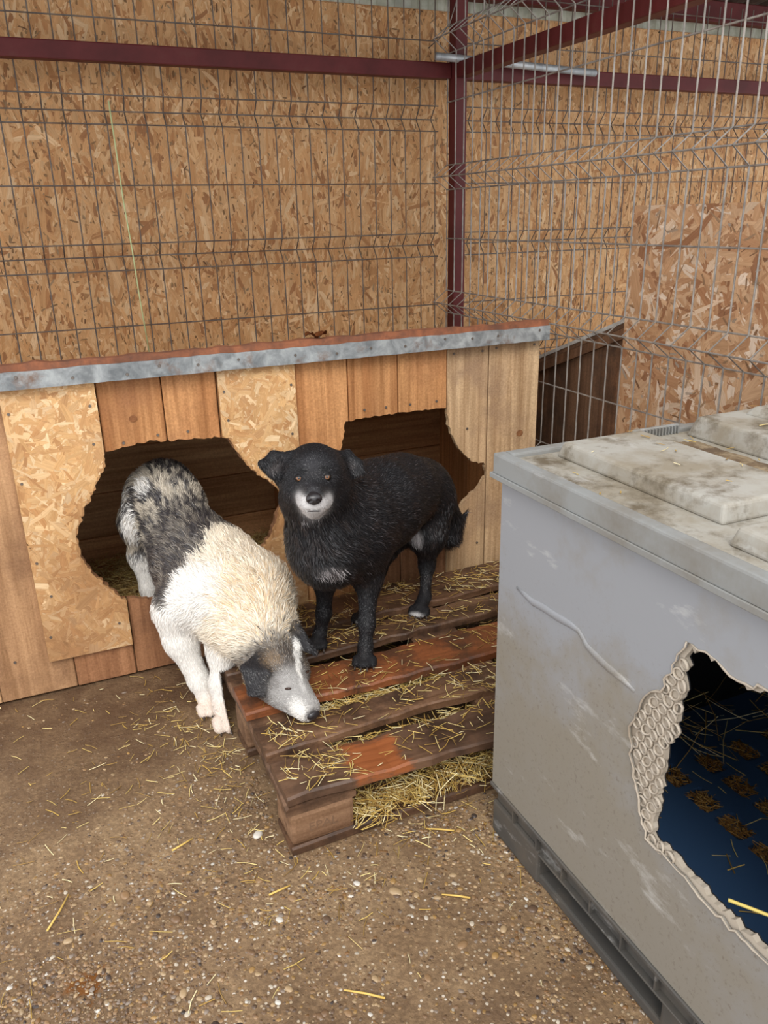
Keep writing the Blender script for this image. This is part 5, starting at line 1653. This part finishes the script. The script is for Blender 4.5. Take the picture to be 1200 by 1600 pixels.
blk = build_dog('dog', 'black dog with grey muzzle standing on the wooden pallet looking up', BLACK_DOG_FORMS,
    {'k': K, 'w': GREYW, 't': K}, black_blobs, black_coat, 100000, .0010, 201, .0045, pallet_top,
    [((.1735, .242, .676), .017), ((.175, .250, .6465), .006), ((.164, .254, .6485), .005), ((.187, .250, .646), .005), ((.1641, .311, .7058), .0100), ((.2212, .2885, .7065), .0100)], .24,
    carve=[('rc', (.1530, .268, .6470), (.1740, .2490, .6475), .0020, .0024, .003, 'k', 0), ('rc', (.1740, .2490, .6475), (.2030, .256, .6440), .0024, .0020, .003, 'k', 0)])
for c in black_eyes: add_eye(blk, c, look_b, .0095)
mouth = tube('mouth', [(.1618, .2575, .6465), (.1669, .2530, .6470), (.1746, .2502, .6472), (.1832, .2501, .6457), (.1900, .2520, .6440)], [.0008, .0014, .0016, .0014, .0008], MAT['lid'], blk, 6)
add_nose(blk, (.1745, .2470, .6745), (-.25, -.95, .10), (0, 0, 1), 1.0)

CREAM, WHITE, DARK = lin(238, 226, 206), lin(236, 232, 226), lin(70, 66, 68)
def pale_coat(P, C, w, rng):
    # grey mottled saddle behind the shoulders
    s = (P[:, 1] - SAD_O[1]) * SAD_N[1] + (P[:, 0] - SAD_O[0]) * SAD_N[0] + (P[:, 2] - SAD_O[2]) * SAD_N[2]
    s = s + (noise3(P / .05, 9) - .5) * .05
    legs = w[:, PALE_LEGS].sum(1)
    f = np.clip(s / .03 + .5, 0, 1) * np.clip((P[:, 2] - .300) / .03 + np.maximum(0, (P[:, 1] - .72) / .08), 0, 1) * (1 - np.clip(legs * 1.5, 0, 1))
    n1 = noise3(P / np.array([.008, .024, .016]), 11); n2 = noise3(P / .04, 13)
    mott = np.clip((n1 * .62 + n2 * .38 - .44) * 6, 0, 1) * np.clip(.22 + (P[:, 1] - .78) / .16, 0.22, 1)
    if rng is not None:
        mott = np.clip(mott + rng.normal(0, .14, len(P)), 0, 1)
        f = (f > rng.uniform(.1, .9, len(P))).astype(float)
    grey = np.array(lin(58, 54, 56))[None] * (1 - mott[:, None]) + np.array(lin(196, 184, 166))[None] * mott[:, None]
    C = C * (1 - f[:, None]) + grey * f[:, None]
    if rng is not None:
        h = w[:, PALE_HEAD].sum(1)
        nz_ = noise3(P / np.array([.007, .010, .007]), 17)[:, None]
        top = np.clip((P[:, 1] - .29) / .05, 0, 1)[:, None] * h[:, None]
        C = C * (1 - top * .75) + (np.array(lin(48, 44, 43)) * (1 - nz_) + np.array(lin(134, 112, 88)) * nz_) * top * .75
        gri = (rng.uniform(0, 1, len(P)) < .22 * h)
        C = np.where(gri[:, None], np.array(lin(168, 160, 150)), C)
        dk = (rng.uniform(0, 1, len(P)) < .25 * h)
        C = np.where(dk[:, None], np.array(lin(58, 52, 50)), C)
    return C, None
PALE_LEGS = [i for i, f in enumerate(WHITE_DOG_FORMS) if f[-2] in 'wp' and f[-1] < .013]
PALE_HEAD = [i for i, f in enumerate(WHITE_DOG_FORMS) if f[-2] == 'h']
SAD_O, SAD_N = (-.033, .653, .405), (-.49, .871, -.036)
pale_blobs = [
    ((.090, .500, .345), (.14, .18, .13), lin(232, 204, 164), 1.0, .50),        # tan shoulders
    ((.0806, .345, .256), (.035, .04, .03), lin(140, 116, 88), .8, .6), ((.075, .300, .215), (.02, .03, .02), lin(120, 114, 110), .8, .6),          # brown crown
    ((.1530, .3876, .2505), (.012, .06, .03), WHITE, .5, .95), ((.1420, .345, .240), (.010, .045, .025), WHITE, .5, .95), ((.1330, .3062, .2288), (.008, .04, .02), WHITE, .5, .95), ((.126, .260, .220), (.008, .035, .02), lin(206, 202, 198), .5, .8),
    ((.1000, .215, .180), (.030, .055, .038), WHITE, .6, .95), ((.092, .262, .222), (.016, .018, .010), lin(96, 90, 86), .8, .8),                    # white lip
    ((-.100, .934, .5455), (.030, .06, .05), WHITE, .6, .9), ((-.125, 1.0, .48), (.030, .06, .06), WHITE, .6, .8),
    ((-.142, .955, .425), (.034, .05, .075), WHITE, .5, .95),
    ((.1278, .199, .176), (.02, .03, .02), lin(48, 44, 46), .5, 1.0),
]
pale_eyes = [((.0955, .2700, .2140), (-.35, -.70, .60)), ((.1560, .3265, .2095), (.45, -.65, .55))]
pale = build_dog('dog', 'cream and grey mottled dog stepping out of the kennel sniffing the pallet', WHITE_DOG_FORMS,
    {'g': lin(70, 66, 68), 'c': CREAM, 'w': WHITE, 'h': lin(88, 82, 78), 'm': lin(168, 164, 160), 'e': lin(44, 42, 44), 'p': lin(228, 212, 198)},
    pale_blobs, pale_coat, 140000, .0013, 301, .0048, pallet_top, [((.0946, .2677, .2163), .0105), ((.1290, .200, .173), .015)], .36,
    csharp=.007, carve=[('rc', (.0985, .212, .158), (.080, .262, .172), .0018, .0014, .003, 'k', 0)])
for c, l_ in pale_eyes: add_eye(pale, c, l_, .0085, 'dark_eye', .42)
add_nose(pale, (.1300, .2060, .1720), (.15, -.92, -.28), (0, -.3, 1), .92)
